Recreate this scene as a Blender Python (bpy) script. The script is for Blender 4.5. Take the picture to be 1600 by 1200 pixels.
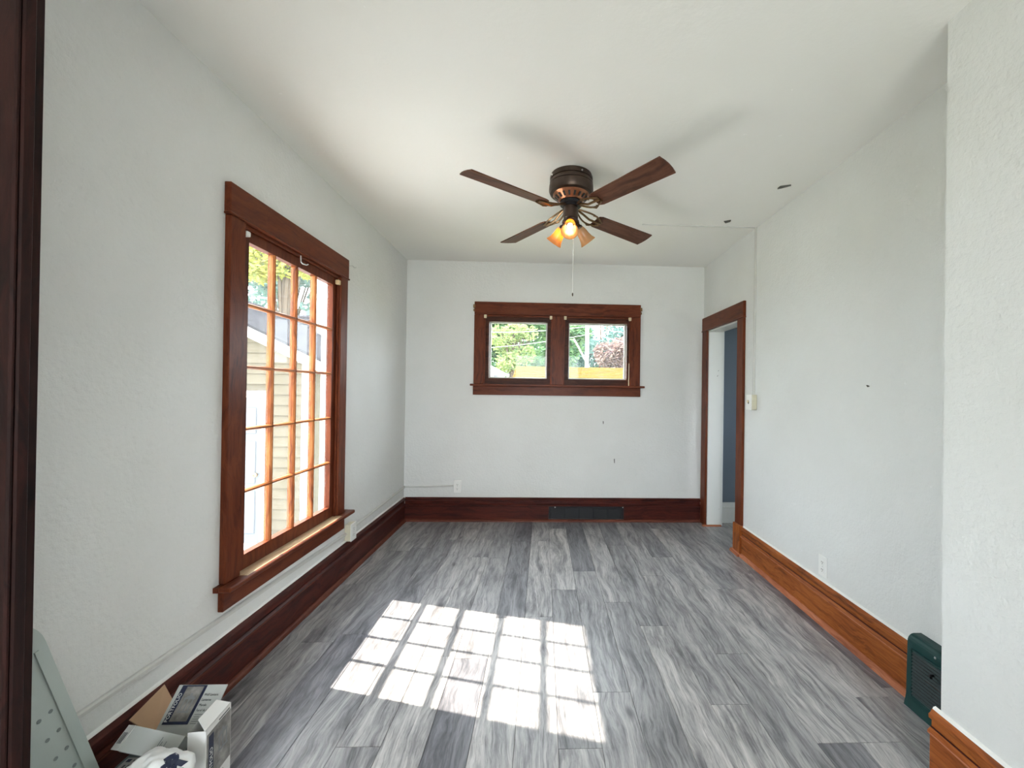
import bpy, bmesh, math, random
from mathutils import Vector, Matrix, noise as mnoise

random.seed(7)
for o in list(bpy.data.objects):
    bpy.data.objects.remove(o, do_unlink=True)
SC = bpy.context.scene
COL = SC.collection

# ------------------------------------------------------------------ camera
# frame 1600x1200, focal length 650 px, lens shifted (cropped picture)
cam_d = bpy.data.cameras.new('camera')
cam_d.sensor_fit = 'HORIZONTAL'
cam_d.sensor_width = 36.0
cam_d.lens = 650.0 / 1600.0 * 36.0
cam_d.shift_x = (800.0 - 872.9482) / 1600.0
cam_d.shift_y = (607.4693 - 600.0) / 1600.0
cam_d.clip_start = 0.02
cam_d.clip_end = 300
cam = bpy.data.objects.new('camera', cam_d)
COL.objects.link(cam)
def cam_rotation(yaw, pitch, roll):
    base = Matrix(((1, 0, 0), (0, 0, -1), (0, 1, 0)))
    cy, sy = math.cos(yaw), math.sin(yaw)
    cp, sp = math.cos(pitch), math.sin(pitch)
    cr, sr = math.cos(roll), math.sin(roll)
    rz = Matrix(((cy, -sy, 0), (sy, cy, 0), (0, 0, 1)))
    rx = Matrix(((1, 0, 0), (0, cp, -sp), (0, sp, cp)))
    rr = Matrix(((cr, -sr, 0), (sr, cr, 0), (0, 0, 1)))
    m = rr @ rx @ base @ rz                    # world -> (right, down, forward)
    return Matrix((m[0], -m[1], -m[2])).transposed()   # columns: right, up, back
cam.matrix_world = Matrix.Translation((0, 0, 1.3162)) @ cam_rotation(0.0372, -0.0043, 0.0143).to_4x4()
SC.camera = cam

# ------------------------------------------------------------------ daylight and added fill light
world = bpy.data.worlds.new('sky')
SC.world = world
world.use_nodes = True
bg = world.node_tree.nodes['Background']
bg.inputs['Color'].default_value = (0.86, 0.935, 1.0, 1)
bg.inputs['Strength'].default_value = 2.75

sun_d = bpy.data.lights.new('sun', 'SUN')
sun_d.energy = 4.6
sun_d.angle = math.radians(0.6)
sun_d.color = (1.0, 0.90, 0.76)
sun = bpy.data.objects.new('sun', sun_d)
COL.objects.link(sun)
sun.rotation_euler = Vector((0.632, -0.166, -0.757)).to_track_quat('-Z', 'Y').to_euler()

# unseen fill light added in the adjoining room, tilted up to brighten the ceiling
def fill_light(loc, direction, w, h, power):
    d = bpy.data.lights.new('rear_fill', 'AREA')
    d.shape = 'RECTANGLE'; d.size = w; d.size_y = h; d.energy = power; d.color = (1.0, 0.99, 0.97)
    o = bpy.data.objects.new('rear_fill', d)
    COL.objects.link(o)
    o.location = loc
    o.rotation_euler = Vector(direction).to_track_quat('-Z', 'Y').to_euler()
fill_light((0.10, -3.30, 1.20), (-0.1, 0.8, 1.2), 1.7, 1.6, 12)

SC.view_settings.view_transform = 'Standard'
SC.view_settings.look = 'None'
SC.view_settings.gamma = 1.0
SC.view_settings.use_curve_mapping = False
SC.view_settings.exposure = 2.4
SC.cycles.use_denoising = True
SC.cycles.use_adaptive_sampling = True
SC.cycles.adaptive_threshold = 0.03
SC.cycles.max_bounces = 8
SC.cycles.diffuse_bounces = 5
SC.cycles.glossy_bounces = 3
SC.cycles.transparent_max_bounces = 16
SC.cycles.sample_clamp_indirect = 6.0
SC.cycles.caustics_reflective = False
SC.cycles.caustics_refractive = False

# ------------------------------------------------------------------ helpers
WLOC = {}
def wloc(o):
    return WLOC.get(o.name, Vector((0, 0, 0))) if o else Vector((0, 0, 0))

def link(o, parent=None, world_loc=(0, 0, 0)):
    COL.objects.link(o)
    wl = Vector(world_loc)
    if parent:
        o.parent = parent
    o.location = wl - wloc(parent)
    WLOC[o.name] = wl
    return o

def empty(name, loc=(0, 0, 0)):
    return link(bpy.data.objects.new(name, None), None, loc)

def tag(o, label=None, cat=None, group=None, kind=None):
    if label: o['label'] = label
    if cat: o['category'] = cat
    if group: o['group'] = group
    if kind: o['kind'] = kind
    return o

class MB:
    """collects faces, in world coordinates; build() makes ONE mesh object"""
    def __init__(s):
        s.bm = bmesh.new()
    def box(s, lo, hi, bevel=0.0, seg=1):
        lo, hi = Vector(lo), Vector(hi)
        r = bmesh.ops.create_cube(s.bm, size=1.0)
        vs = r['verts']
        c, d = (lo + hi) / 2, hi - lo
        for v in vs:
            v.co = Vector((c[i] + v.co[i] * d[i] for i in range(3)))
        if bevel > 0:
            es = list({e for v in vs for e in v.link_edges})
            bmesh.ops.bevel(s.bm, geom=es, offset=bevel, segments=seg, affect='EDGES', profile=0.5)
        return s
    def faces(s, verts, faces):
        vs = [s.bm.verts.new(v) for v in verts]
        for f in faces:
            s.bm.faces.new([vs[i] for i in f])
        return s
    def prism(s, poly, axis, a, b):
        """extrude a 2D polygon along axis index from a to b"""
        n = len(poly)
        def p3(p, t):
            if axis == 0: return (t, p[0], p[1])
            if axis == 1: return (p[0], t, p[1])
            return (p[0], p[1], t)
        vs = [p3(p, a) for p in poly] + [p3(p, b) for p in poly]
        fs = [tuple(range(n)), tuple(range(2 * n - 1, n - 1, -1))]
        fs += [(i, i + n, (i + 1) % n + n, (i + 1) % n) for i in range(n)]
        return s.faces(vs, fs)
    def slab(s, quad, th):
        """a quad (4 points) given thickness th against its normal"""
        q = [Vector(p) for p in quad]
        nrm = (q[1] - q[0]).cross(q[3] - q[0]).normalized()
        b = [p - nrm * th for p in q]
        return s.faces(q + b, [(0, 1, 2, 3), (7, 6, 5, 4), (0, 4, 5, 1), (1, 5, 6, 2), (2, 6, 7, 3), (3, 7, 4, 0)])
    def tube(s, pts, r, n=8, r2=None, cap=True):
        pts = [Vector(p) for p in pts]
        rings = []
        for i, p in enumerate(pts):
            d = (pts[min(i + 1, len(pts) - 1)] - pts[max(i - 1, 0)]).normalized()
            up = Vector((0, 0, 1)) if abs(d.z) < 0.9 else Vector((1, 0, 0))
            u = d.cross(up).normalized(); w = d.cross(u)
            t = i / max(1, len(pts) - 1)
            rr = r if r2 is None else r + (r2 - r) * t
            rings.append([s.bm.verts.new(p + (u * math.cos(2 * math.pi * k / n) + w * math.sin(2 * math.pi * k / n)) * rr) for k in range(n)])
        for a, b in zip(rings, rings[1:]):
            for k in range(n):
                s.bm.faces.new((a[k], a[(k + 1) % n], b[(k + 1) % n], b[k]))
        if cap:
            s.bm.faces.new(rings[0][::-1]); s.bm.faces.new(rings[-1])
        return s
    def lathe(s, prof, origin=(0, 0, 0), axis=(0, 0, 1), n=32):
        o, ax = Vector(origin), Vector(axis).normalized()
        up = Vector((0, 0, 1)) if abs(ax.z) < 0.9 else Vector((1, 0, 0))
        u = ax.cross(up).normalized(); w = ax.cross(u)
        rings = []
        for r, h in prof:
            rings.append([s.bm.verts.new(o + ax * h + (u * math.cos(2 * math.pi * k / n) + w * math.sin(2 * math.pi * k / n)) * max(r, 1e-5)) for k in range(n)])
        for a, b in zip(rings, rings[1:]):
            for k in range(n):
                s.bm.faces.new((a[k], a[(k + 1) % n], b[(k + 1) % n], b[k]))
        return s
    def build(s, name, mat, parent=None, smooth=False, xf=None):
        bmesh.ops.recalc_face_normals(s.bm, faces=s.bm.faces[:])
        if xf is not None:
            s.bm.transform(xf)
        co = [v.co for v in s.bm.verts]
        lo = Vector((min(c[i] for c in co) for i in range(3)))
        hi = Vector((max(c[i] for c in co) for i in range(3)))
        c = (lo + hi) / 2
        for v in s.bm.verts:
            v.co -= c
        me = bpy.data.meshes.new(name)
        if smooth:
            for f in s.bm.faces: f.smooth = True
        s.bm.to_mesh(me); s.bm.free()
        if smooth:
            try: me.set_sharp_from_angle(angle=math.radians(35))
            except Exception: pass
        me.materials.append(mat)
        return link(bpy.data.objects.new(name, me), parent, c)

def box(name, lo, hi, mat, parent=None, bevel=0.002):
    return MB().box(lo, hi, bevel).build(name, mat, parent)

def structure(o):
    o['kind'] = 'structure'
    return o

# ------------------------------------------------------------------ materials
class NT:
    def __init__(s, name):
        s.m = bpy.data.materials.new(name); s.m.use_nodes = True
        s.t = s.m.node_tree; s.n = s.t.nodes; s.l = s.t.links
        s.b = s.n['Principled BSDF']; s.out = s.n['Material Output']
    def node(s, kind, **kw):
        x = s.n.new(kind)
        for k, v in kw.items(): setattr(x, k, v)
        return x
    def link(s, a, b): s.l.new(a, b)
    def ramp(s, fac, stops, interp='LINEAR'):
        r = s.node('ShaderNodeValToRGB'); r.color_ramp.interpolation = interp
        e = r.color_ramp.elements
        while len(e) < len(stops): e.new(0.5)
        for i, (p, c) in enumerate(stops):
            e[i].position = p; e[i].color = tuple(c) + (1,) if len(c) == 3 else c
        s.link(fac, r.inputs['Fac']); return r.outputs['Color']
    def noise(s, vec, scale, detail=4, rough=0.55, dist=0.0):
        x = s.node('ShaderNodeTexNoise')
        x.inputs['Scale'].default_value = scale; x.inputs['Detail'].default_value = detail
        x.inputs['Roughness'].default_value = rough; x.inputs['Distortion'].default_value = dist
        if vec is not None: s.link(vec, x.inputs['Vector'])
        return x.outputs['Fac']
    def mapping(s, vec, scale=(1, 1, 1), loc=(0, 0, 0)):
        x = s.node('ShaderNodeMapping')
        x.inputs['Scale'].default_value = scale; x.inputs['Location'].default_value = loc
        s.link(vec, x.inputs['Vector']); return x.outputs['Vector']
    def mix(s, fac, a, b, mode='MIX'):
        x = s.node('ShaderNodeMix', data_type='RGBA', blend_type=mode)
        for sock, v in ((x.inputs[0], fac), (x.inputs[6], a), (x.inputs[7], b)):
            if isinstance(v, (int, float)): sock.default_value = v
            elif isinstance(v, (tuple, list)): sock.default_value = tuple(v) + (1,) if len(v) == 3 else v
            else: s.link(v, sock)
        return x.outputs[2]
    def math(s, op, a, b=0.0):
        x = s.node('ShaderNodeMath', operation=op)
        for sock, v in zip(x.inputs, (a, b)):
            if isinstance(v, (int, float)): sock.default_value = v
            else: s.link(v, sock)
        return x.outputs[0]
    def bump(s, h, strength=0.2, dist=0.01):
        x = s.node('ShaderNodeBump'); x.inputs['Strength'].default_value = strength
        x.inputs['Distance'].default_value = dist
        s.link(h, x.inputs['Height']); s.link(x.outputs['Normal'], s.b.inputs['Normal'])
    def coord(s, which='Object', rnd=True):
        tc = s.node('ShaderNodeTexCoord').outputs[which]
        if not rnd: return tc
        oi = s.node('ShaderNodeObjectInfo')
        mu = s.math('MULTIPLY', oi.outputs['Random'], 37.0)
        va = s.node('ShaderNodeVectorMath', operation='ADD')
        cb = s.node('ShaderNodeCombineXYZ')
        for i in range(3): s.link(mu, cb.inputs[i])
        s.link(tc, va.inputs[0]); s.link(cb.outputs[0], va.inputs[1])
        return va.outputs[0]
    def set(s, **kw):
        for k, v in kw.items():
            sock = s.b.inputs[k.replace('_', ' ')]
            if isinstance(v, (int, float)): sock.default_value = v
            elif isinstance(v, (tuple, list)): sock.default_value = tuple(v) + (1,) if len(v) == 3 else v
            else: s.link(v, sock)
        return s

def plain(name, col, rough=0.5, spec=0.4, var=0.06, scale=30, metallic=0.0, bump=0.0):
    t = NT(name)
    n = t.noise(t.coord(), scale, 3)
    c = t.mix(n, tuple(x * (1 - var) for x in col), tuple(min(1, x * (1 + var)) for x in col))
    t.set(Base_Color=c, Roughness=rough, Specular_IOR_Level=spec, Metallic=metallic)
    if bump: t.bump(n, bump, 0.004)
    return t.m

def mat_wall(name, col, stain, bumpk=0.42):
    t = NT(name)
    v = t.coord('Object', False)
    big = t.noise(v, 1.3, 5, 0.6)
    fine = t.noise(v, 55, 4, 0.6)
    mid = t.noise(v, 9, 4, 0.6)
    c = t.mix(t.ramp(big, [(0.3, (0, 0, 0)), (0.75, (1, 1, 1))]), col, stain)
    sp = t.ramp(t.noise(v, 23, 6, 0.7), [(0.0, (1, 1, 1)), (0.30, (1, 1, 1)), (0.24, (0.86, 0.86, 0.84))])
    c = t.mix(0.6, c, sp, 'MULTIPLY')
    t.set(Base_Color=c, Roughness=0.62, Specular_IOR_Level=0.25)
    h = t.math('ADD', t.math('MULTIPLY', fine, 0.6), mid)
    t.bump(h, bumpk, 0.012)
    return t.m

M = {}
M['wall'] = mat_wall('painted_plaster', (0.81, 0.82, 0.82), (0.745, 0.75, 0.745))
M['ceiling'] = mat_wall('ceiling_plaster', (0.91, 0.905, 0.885), (0.89, 0.883, 0.86), 0.12)
M['blue_wall'] = mat_wall('blue_grey_paint', (0.17, 0.21, 0.27), (0.15, 0.19, 0.25), 0.1)

def mat_wood(name, axis, light, mid, dark, rough=0.34, spec=0.12):
    """stained wood; the grain runs along the given axis"""
    t = NT(name)
    v = t.coord()
    sc = [22.0] * 3; sc[axis] = 1.6
    wob = t.noise(v, 2.2, 3)
    va = t.node('ShaderNodeVectorMath', operation='ADD')
    cb = t.node('ShaderNodeCombineXYZ')
    wv = t.math('MULTIPLY', t.math('SUBTRACT', wob, 0.5), 0.16)
    for i in range(3):
        if i != axis: t.link(wv, cb.inputs[i])
    t.link(v, va.inputs[0]); t.link(cb.outputs[0], va.inputs[1])
    g = t.noise(t.mapping(va.outputs[0], sc), 1.5, 6, 0.62)
    sc2 = [120.0] * 3; sc2[axis] = 2.0
    p = t.noise(t.mapping(va.outputs[0], sc2), 1.0, 3, 0.6)
    c = t.ramp(g, [(0.30, dark), (0.46, mid), (0.62, light), (0.75, mid)])
    c = t.mix(t.math('MULTIPLY', t.ramp(p, [(0.50, (0, 0, 0)), (0.70, (1, 1, 1))]), 0.45), c, dark)
    t.set(Base_Color=c, Roughness=rough, Specular_IOR_Level=spec)
    t.bump(p, 0.12, 0.002)
    return t.m
WL, WM, WD = (0.155, 0.040, 0.017), (0.118, 0.029, 0.013), (0.055, 0.014, 0.008)
WOOD = [mat_wood('stained_wood_' + 'xyz'[a], a, WL, WM, WD) for a in range(3)]
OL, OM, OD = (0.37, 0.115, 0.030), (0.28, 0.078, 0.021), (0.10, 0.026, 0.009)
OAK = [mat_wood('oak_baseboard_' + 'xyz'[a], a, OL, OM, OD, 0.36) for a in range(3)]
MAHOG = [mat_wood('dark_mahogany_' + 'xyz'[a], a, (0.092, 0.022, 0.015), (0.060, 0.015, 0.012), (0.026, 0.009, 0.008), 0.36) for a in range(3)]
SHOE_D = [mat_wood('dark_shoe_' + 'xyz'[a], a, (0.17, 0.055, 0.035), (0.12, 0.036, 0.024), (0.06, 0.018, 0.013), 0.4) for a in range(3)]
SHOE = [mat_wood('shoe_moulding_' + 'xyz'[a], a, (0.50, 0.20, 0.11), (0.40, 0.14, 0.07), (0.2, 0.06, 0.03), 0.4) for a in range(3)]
BLADE = mat_wood('walnut_blade', 0, (0.13, 0.055, 0.035), (0.09, 0.035, 0.022), (0.04, 0.018, 0.012), 0.45)

def mat_floor():
    t = NT('grey_laminate_plank')
    v = t.coord()
    oi = t.node('ShaderNodeObjectInfo')
    wob = t.noise(t.mapping(v, (3.0, 1.6, 1.0)), 1.5, 3, 0.5)
    va = t.node('ShaderNodeVectorMath', operation='ADD')
    cb = t.node('ShaderNodeCombineXYZ')
    t.link(t.math('MULTIPLY', t.math('SUBTRACT', wob, 0.5), 0.12), cb.inputs[0])
    t.link(v, va.inputs[0]); t.link(cb.outputs[0], va.inputs[1])
    vv = va.outputs[0]
    g = t.noise(t.mapping(vv, (30, 2.2, 1)), 1.0, 8, 0.70)
    f = t.noise(t.mapping(vv, (120, 8.0, 1)), 1.0, 5, 0.66)
    blot = t.noise(t.mapping(v, (9, 3.2, 1)), 1.0, 6, 0.66)
    base = t.ramp(oi.outputs['Random'], [(0.0, (0.175, 0.175, 0.198)), (0.15, (0.255, 0.252, 0.266)), (0.62, (0.345, 0.338, 0.347)), (1.0, (0.43, 0.418, 0.42))])
    gr = t.ramp(g, [(0.26, (0.25, 0.25, 0.27)), (0.40, (0.58, 0.58, 0.60)), (0.52, (1.0, 1.0, 1.0)), (0.70, (1.5, 1.47, 1.44))])
    c = t.mix(1.0, base, gr, 'MULTIPLY')
    fr = t.ramp(f, [(0.32, (0.55, 0.55, 0.56)), (0.5, (1, 1, 1)), (0.7, (1.16, 1.16, 1.15))])
    c = t.mix(1.0, c, fr, 'MULTIPLY')
    br = t.ramp(blot, [(0.28, (0.34, 0.34, 0.38)), (0.47, (1, 1, 1)), (0.7, (1.1, 1.1, 1.1))])
    c = t.mix(0.85, c, br, 'MULTIPLY')
    vor = t.node('ShaderNodeTexVoronoi'); vor.inputs['Scale'].default_value = 1.0
    t.link(t.mapping(vv, (5.0, 2.3, 1)), vor.inputs['Vector'])
    kn = t.ramp(vor.outputs['Distance'], [(0.03, (0.25, 0.25, 0.27)), (0.12, (1, 1, 1))])
    c = t.mix(0.8, c, kn, 'MULTIPLY')
    t.set(Base_Color=c, Roughness=0.36, Specular_IOR_Level=0.62)
    t.bump(f, 0.08, 0.002)
    return t.m
M['floor'] = mat_floor()
M['bounce_floor'] = plain('pale_bounce_floor', (0.70, 0.69, 0.66), 0.95, 0.1, 0.08, 90)
M['joint'] = plain('floor_joint', (0.03, 0.03, 0.032), 0.8)
M['white_trim'] = plain('white_trim_paint', (0.72, 0.73, 0.72), 0.45, 0.4, 0.04, 14)
M['plate'] = plain('white_plastic', (0.82, 0.82, 0.80), 0.3, 0.5, 0.02)
M['cream'] = plain('cream_enamel', (0.62, 0.58, 0.45), 0.4, 0.4, 0.12, 40)
M['race'] = plain('painted_raceway', (0.58, 0.58, 0.56), 0.45, 0.4, 0.06, 20)
M['slot'] = plain('dark_slot', (0.03, 0.03, 0.03), 0.6)
M['black'] = plain('black_metal', (0.008, 0.008, 0.011), 0.45, 0.3)
M['vent_plate'] = plain('grey_vent_cover', (0.026, 0.027, 0.030), 0.5, 0.2)
M['green'] = plain('green_enamel', (0.008, 0.043, 0.042), 0.42, 0.3, 0.25, 18, 0, 0.1)
M['green_dark'] = plain('dark_green_slat', (0.006, 0.022, 0.024), 0.5, 0.4, 0.2)
M['bronze'] = plain('antique_bronze', (0.075, 0.052, 0.042), 0.36, 0.6, 0.35, 26, 0.75)
M['copper'] = plain('copper_band', (0.35, 0.15, 0.08), 0.3, 0.6, 0.3, 30, 0.9)
M['brass'] = plain('brass_bracket', (0.20, 0.12, 0.06), 0.30, 0.6, 0.35, 40, 0.85)
M['chain'] = plain('white_cord', (0.75, 0.75, 0.72), 0.5)
M['jamb_paint'] = None
def mat_chipped():
    t = NT('chipped_white_paint')
    v = t.coord('Object', False)
    n = t.noise(v, 13, 5, 0.7)
    c = t.mix(t.ramp(n, [(0.29, (1, 1, 1)), (0.31, (0, 0, 0))]), (0.70, 0.71, 0.69), (0.06, 0.05, 0.045))
    t.set(Base_Color=c, Roughness=0.5)
    return t.m
M['jamb_paint'] = mat_chipped()

def mat_glass():
    t = NT('dusty_window_glass')
    tr = t.node('ShaderNodeBsdfTransparent'); tr.inputs[0].default_value = (0.96, 0.98, 0.97, 1)
    gl = t.node('ShaderNodeBsdfGlossy'); gl.inputs['Roughness'].default_value = 0.02
    tl = t.node('ShaderNodeBsdfTranslucent'); tl.inputs[0].default_value = (0.9, 0.93, 0.95, 1)
    v = t.coord('Object')
    n = t.noise(v, 9, 5, 0.6)
    m1 = t.node('ShaderNodeMixShader'); m2 = t.node('ShaderNodeMixShader')
    t.link(t.math('MULTIPLY', n, 0.035), m1.inputs[0])
    t.link(tr.outputs[0], m1.inputs[1]); t.link(tl.outputs[0], m1.inputs[2])
    lw = t.node('ShaderNodeLayerWeight'); lw.inputs['Blend'].default_value = 0.5
    t.link(t.math('ADD', t.math('MULTIPLY', t.math('POWER', lw.outputs['Facing'], 5.0), 0.35), 0.025), m2.inputs[0])
    t.link(m1.outputs[0], m2.inputs[1]); t.link(gl.outputs[0], m2.inputs[2])
    t.link(m2.outputs[0], t.out.inputs['Surface'])
    return t.m
M['glass'] = mat_glass()

# ------------------------------------------------------------------ room shell
XL, XR, YB, ZC = -1.3725, 1.6336, 4.20, 2.60
X2, Y2 = 1.370, 1.372          # nearer wall on the right that steps into the room
RX0, RY0 = -3.4, -3.4          # adjoining room behind the photographer
YP = 0.95                      # plane of the opening between the two rooms

def wall_y(name, x0, x1, y0, y1, holes, mat, z1=ZC):      # wall in the x-z plane
    mb = MB(); xs = sorted({x0, x1, *[h[0] for h in holes], *[h[1] for h in holes]})
    for a, b in zip(xs, xs[1:]):
        hz = sorted([(h[2], h[3]) for h in holes if h[0] <= a and h[1] >= b])
        z = 0.0
        for lo, hi in hz:
            if lo > z: mb.box((a, y0, z), (b, y1, lo))
            z = hi
        if z < z1: mb.box((a, y0, z), (b, y1, z1))
    return structure(mb.build(name, mat))
def wall_x(name, y0, y1, x0, x1, holes, mat, z1=ZC):      # wall in the y-z plane
    mb = MB(); ys = sorted({y0, y1, *[h[0] for h in holes], *[h[1] for h in holes]})
    for a, b in zip(ys, ys[1:]):
        hz = sorted([(h[2], h[3]) for h in holes if h[0] <= a and h[1] >= b])
        z = 0.0
        for lo, hi in hz:
            if lo > z: mb.box((x0, a, z), (x1, b, lo))
            z = hi
        if z < z1: mb.box((x0, a, z), (x1, b, z1))
    return structure(mb.build(name, mat))

W1 = (1.90, 2.83, 0.45, 2.09)       # left window opening (y, z)
W2 = (-0.62, 0.90, 1.35, 2.08)      # back window opening (x, z)
D1 = (3.415, 4.07, 0.0, 1.935)      # doorway (y, z)
wall_x('wall_left', YP, YB + 0.12, XL - 0.10, XL, [W1], M['wall'])
wall_y('wall_back', XL - 0.10, XR + 0.13, YB, YB + 0.12, [W2], M['wall'])
wall_x('wall_right', Y2, YB, XR, XR + 0.13, [D1], M['wall'])
wall_x('wall_near', RY0, Y2, X2, XR + 0.13, [], M['wall'])
# hallway beyond the doorway
wall_y('wall_hall', XR + 0.13, 3.2, 4.17, 4.29, [], M['blue_wall'])
wall_x('wall_hall_side', 1.0, 4.29, 3.2, 3.3, [], M['blue_wall'])
wall_y('wall_hall_end', XR + 0.13, 3.3, 0.9, 1.0, [(2.05, 2.95, 0.85, 2.1)], M['blue_wall'])
# adjoining room
wall_y('wall_partition', RX0, XL - 0.10, YP, YP + 0.12, [], M['wall'])
wall_x('wall_rear_side', RY0, YP + 0.12, RX0 - 0.12, RX0, [], M['wall'])
wall_y('wall_rear', RX0 - 0.12, XR + 0.13, RY0 - 0.12, RY0, [(-0.8, 1.0, 0.4, 2.3)], M['wall'])  # unseen opening added to brighten the rooms with skylight
structure(MB().box((RX0 - 0.12, RY0 - 0.12, ZC), (3.3, YP + 0.12, ZC + 0.12)).box((XL - 0.10, YP + 0.12, ZC), (3.3, YB + 0.12, ZC + 0.12)).build('ceiling', M['ceiling']))

# floor: sub-floor slab with laminate planks laid along the room
fl = structure(MB().box((RX0 - 0.12, RY0 - 0.12, -0.12), (3.3, YP + 0.12, -0.006)).box((XL - 0.10, YP + 0.12, -0.12), (3.3, YB + 0.12, -0.006)).build('floor', M['joint']))
PW, PL = 0.163, 1.22
rng = random.Random(21)
x = XL - 0.02
ci = 0
while x < XR + 0.75:
    xe = x + PW
    if x < XR - 0.01:
        ya, yb = 0.6, YB + 0.0
    else:
        ya, yb = 3.1, YB + 0.0
    y = ya - rng.random() * PL
    while y < yb:
        a, b = max(y, ya), min(y + PL, yb)
        if b - a > 0.03:
            MB().box((x + 0.0007, a + 0.0007, -0.006), (xe - 0.0007, b - 0.0007, 0.0), 0.0009).build('plank', M['floor'], fl)
        y += PL
    x = xe; ci += 1
p = MB().box((RX0, RY0, -0.006), (X2, 0.599, 0.0)).box((RX0, 0.599, -0.006), (XL - 0.021, YP, 0.0)).build('bounce_floor', M['bounce_floor'], fl)  # unseen pale floor added to bounce light up to the ceiling
p['kind'] = 'stuff'

# ------------------------------------------------------------------ baseboards
BH = 0.236
def base_profile():
    """(distance from the wall, height) outline of the tall moulded baseboard"""
    return [(0, 0), (0.019, 0), (0.019, 0.150), (0.021, 0.153), (0.028, 0.157), (0.028, 0.166), (0.021, 0.172), (0.013, 0.178),
            (0.013, 0.203), (0.024, 0.208), (0.025, 0.221), (0.019, 0.225), (0.012, BH), (0, BH)]
def shoe_profile(d=0.019):
    return [(d, 0)] + [(d + 0.021 * math.cos(a), 0.024 * math.sin(a)) for a in [0, 0.4, 0.8, 1.2, math.pi / 2]]
def baseboard(name, axis, at, sgn, a, b, mats, shoe_mats, shoe=True, caulk=True):
    """axis 1: runs along y against a wall at x=at; axis 0: along x against a wall at y=at"""
    pr = [(at + sgn * d, h) for d, h in base_profile()]
    o = structure(MB().prism(pr, axis, a, b).build(name, mats[axis], None))
    for h0, h1 in ((0.1745, 0.1785), (0.2025, 0.2065)):       # dark strips painting in the shade of the grooves
        MB().prism([(at + sgn * 0.010, h0), (at + sgn * 0.0172, h0), (at + sgn * 0.0172, h1), (at + sgn * 0.010, h1)], axis, a, b).build('groove_shade', MAHOG[axis], o)
    MB().prism([(at + sgn * 0.020, 0.1565), (at + sgn * 0.0288, 0.1575), (at + sgn * 0.0288, 0.1625), (at + sgn * 0.020, 0.1625)], axis, a, b).build('bead_highlight', shoe_mats[axis], o)  # paler strip painting a highlight along the moulding
    if caulk:
        MB().prism([(at, BH), (at + sgn * 0.011, BH - 0.001), (at + sgn * 0.008, BH + 0.006), (at, BH + 0.009)], axis, a, b).build('caulk_line', M['plate'], o)
    if shoe:
        sp = [(at + sgn * d, h) for d, h in shoe_profile()]
        MB().prism(sp, axis, a, b).build('shoe_moulding', shoe_mats[axis], o, True)
    return o
def baseboard_cut(name, at, segs, holes):
    mb = MB()
    for a, b in segs:
        mb.prism([(at - d, h) for d, h in base_profile()], 0, a, b)
    for a, b, h0 in holes:      # over the vent only the top mouldings run on
        pr = [(at - d, h) for d, h in base_profile() if h >= h0 or d == 0]
        pr = [(at, h0), (at - 0.019, h0)] + [(at - d, h) for d, h in base_profile() if h > h0]
        mb.prism(pr, 0, a, b)
    o = structure(mb.build(name, MAHOG[0]))
    MB().prism([(at - d, h) for d, h in shoe_profile()], 0, segs[0][0], segs[-1][1]).build('shoe_moulding', SHOE_D[0], o, True)
    return o
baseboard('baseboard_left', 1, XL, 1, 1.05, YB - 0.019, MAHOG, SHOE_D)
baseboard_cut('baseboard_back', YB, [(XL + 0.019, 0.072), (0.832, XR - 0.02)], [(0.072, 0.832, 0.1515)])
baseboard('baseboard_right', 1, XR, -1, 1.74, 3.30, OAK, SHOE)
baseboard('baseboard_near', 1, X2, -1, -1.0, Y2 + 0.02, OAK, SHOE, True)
hb = structure(MB().prism([(4.17, 0), (4.152, 0), (4.152, 0.15), (4.148, 0.155), (4.156, 0.20), (4.17, 0.205)], 0, XR + 0.13, 3.2).build('baseboard_hall', M['white_trim']))

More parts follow.
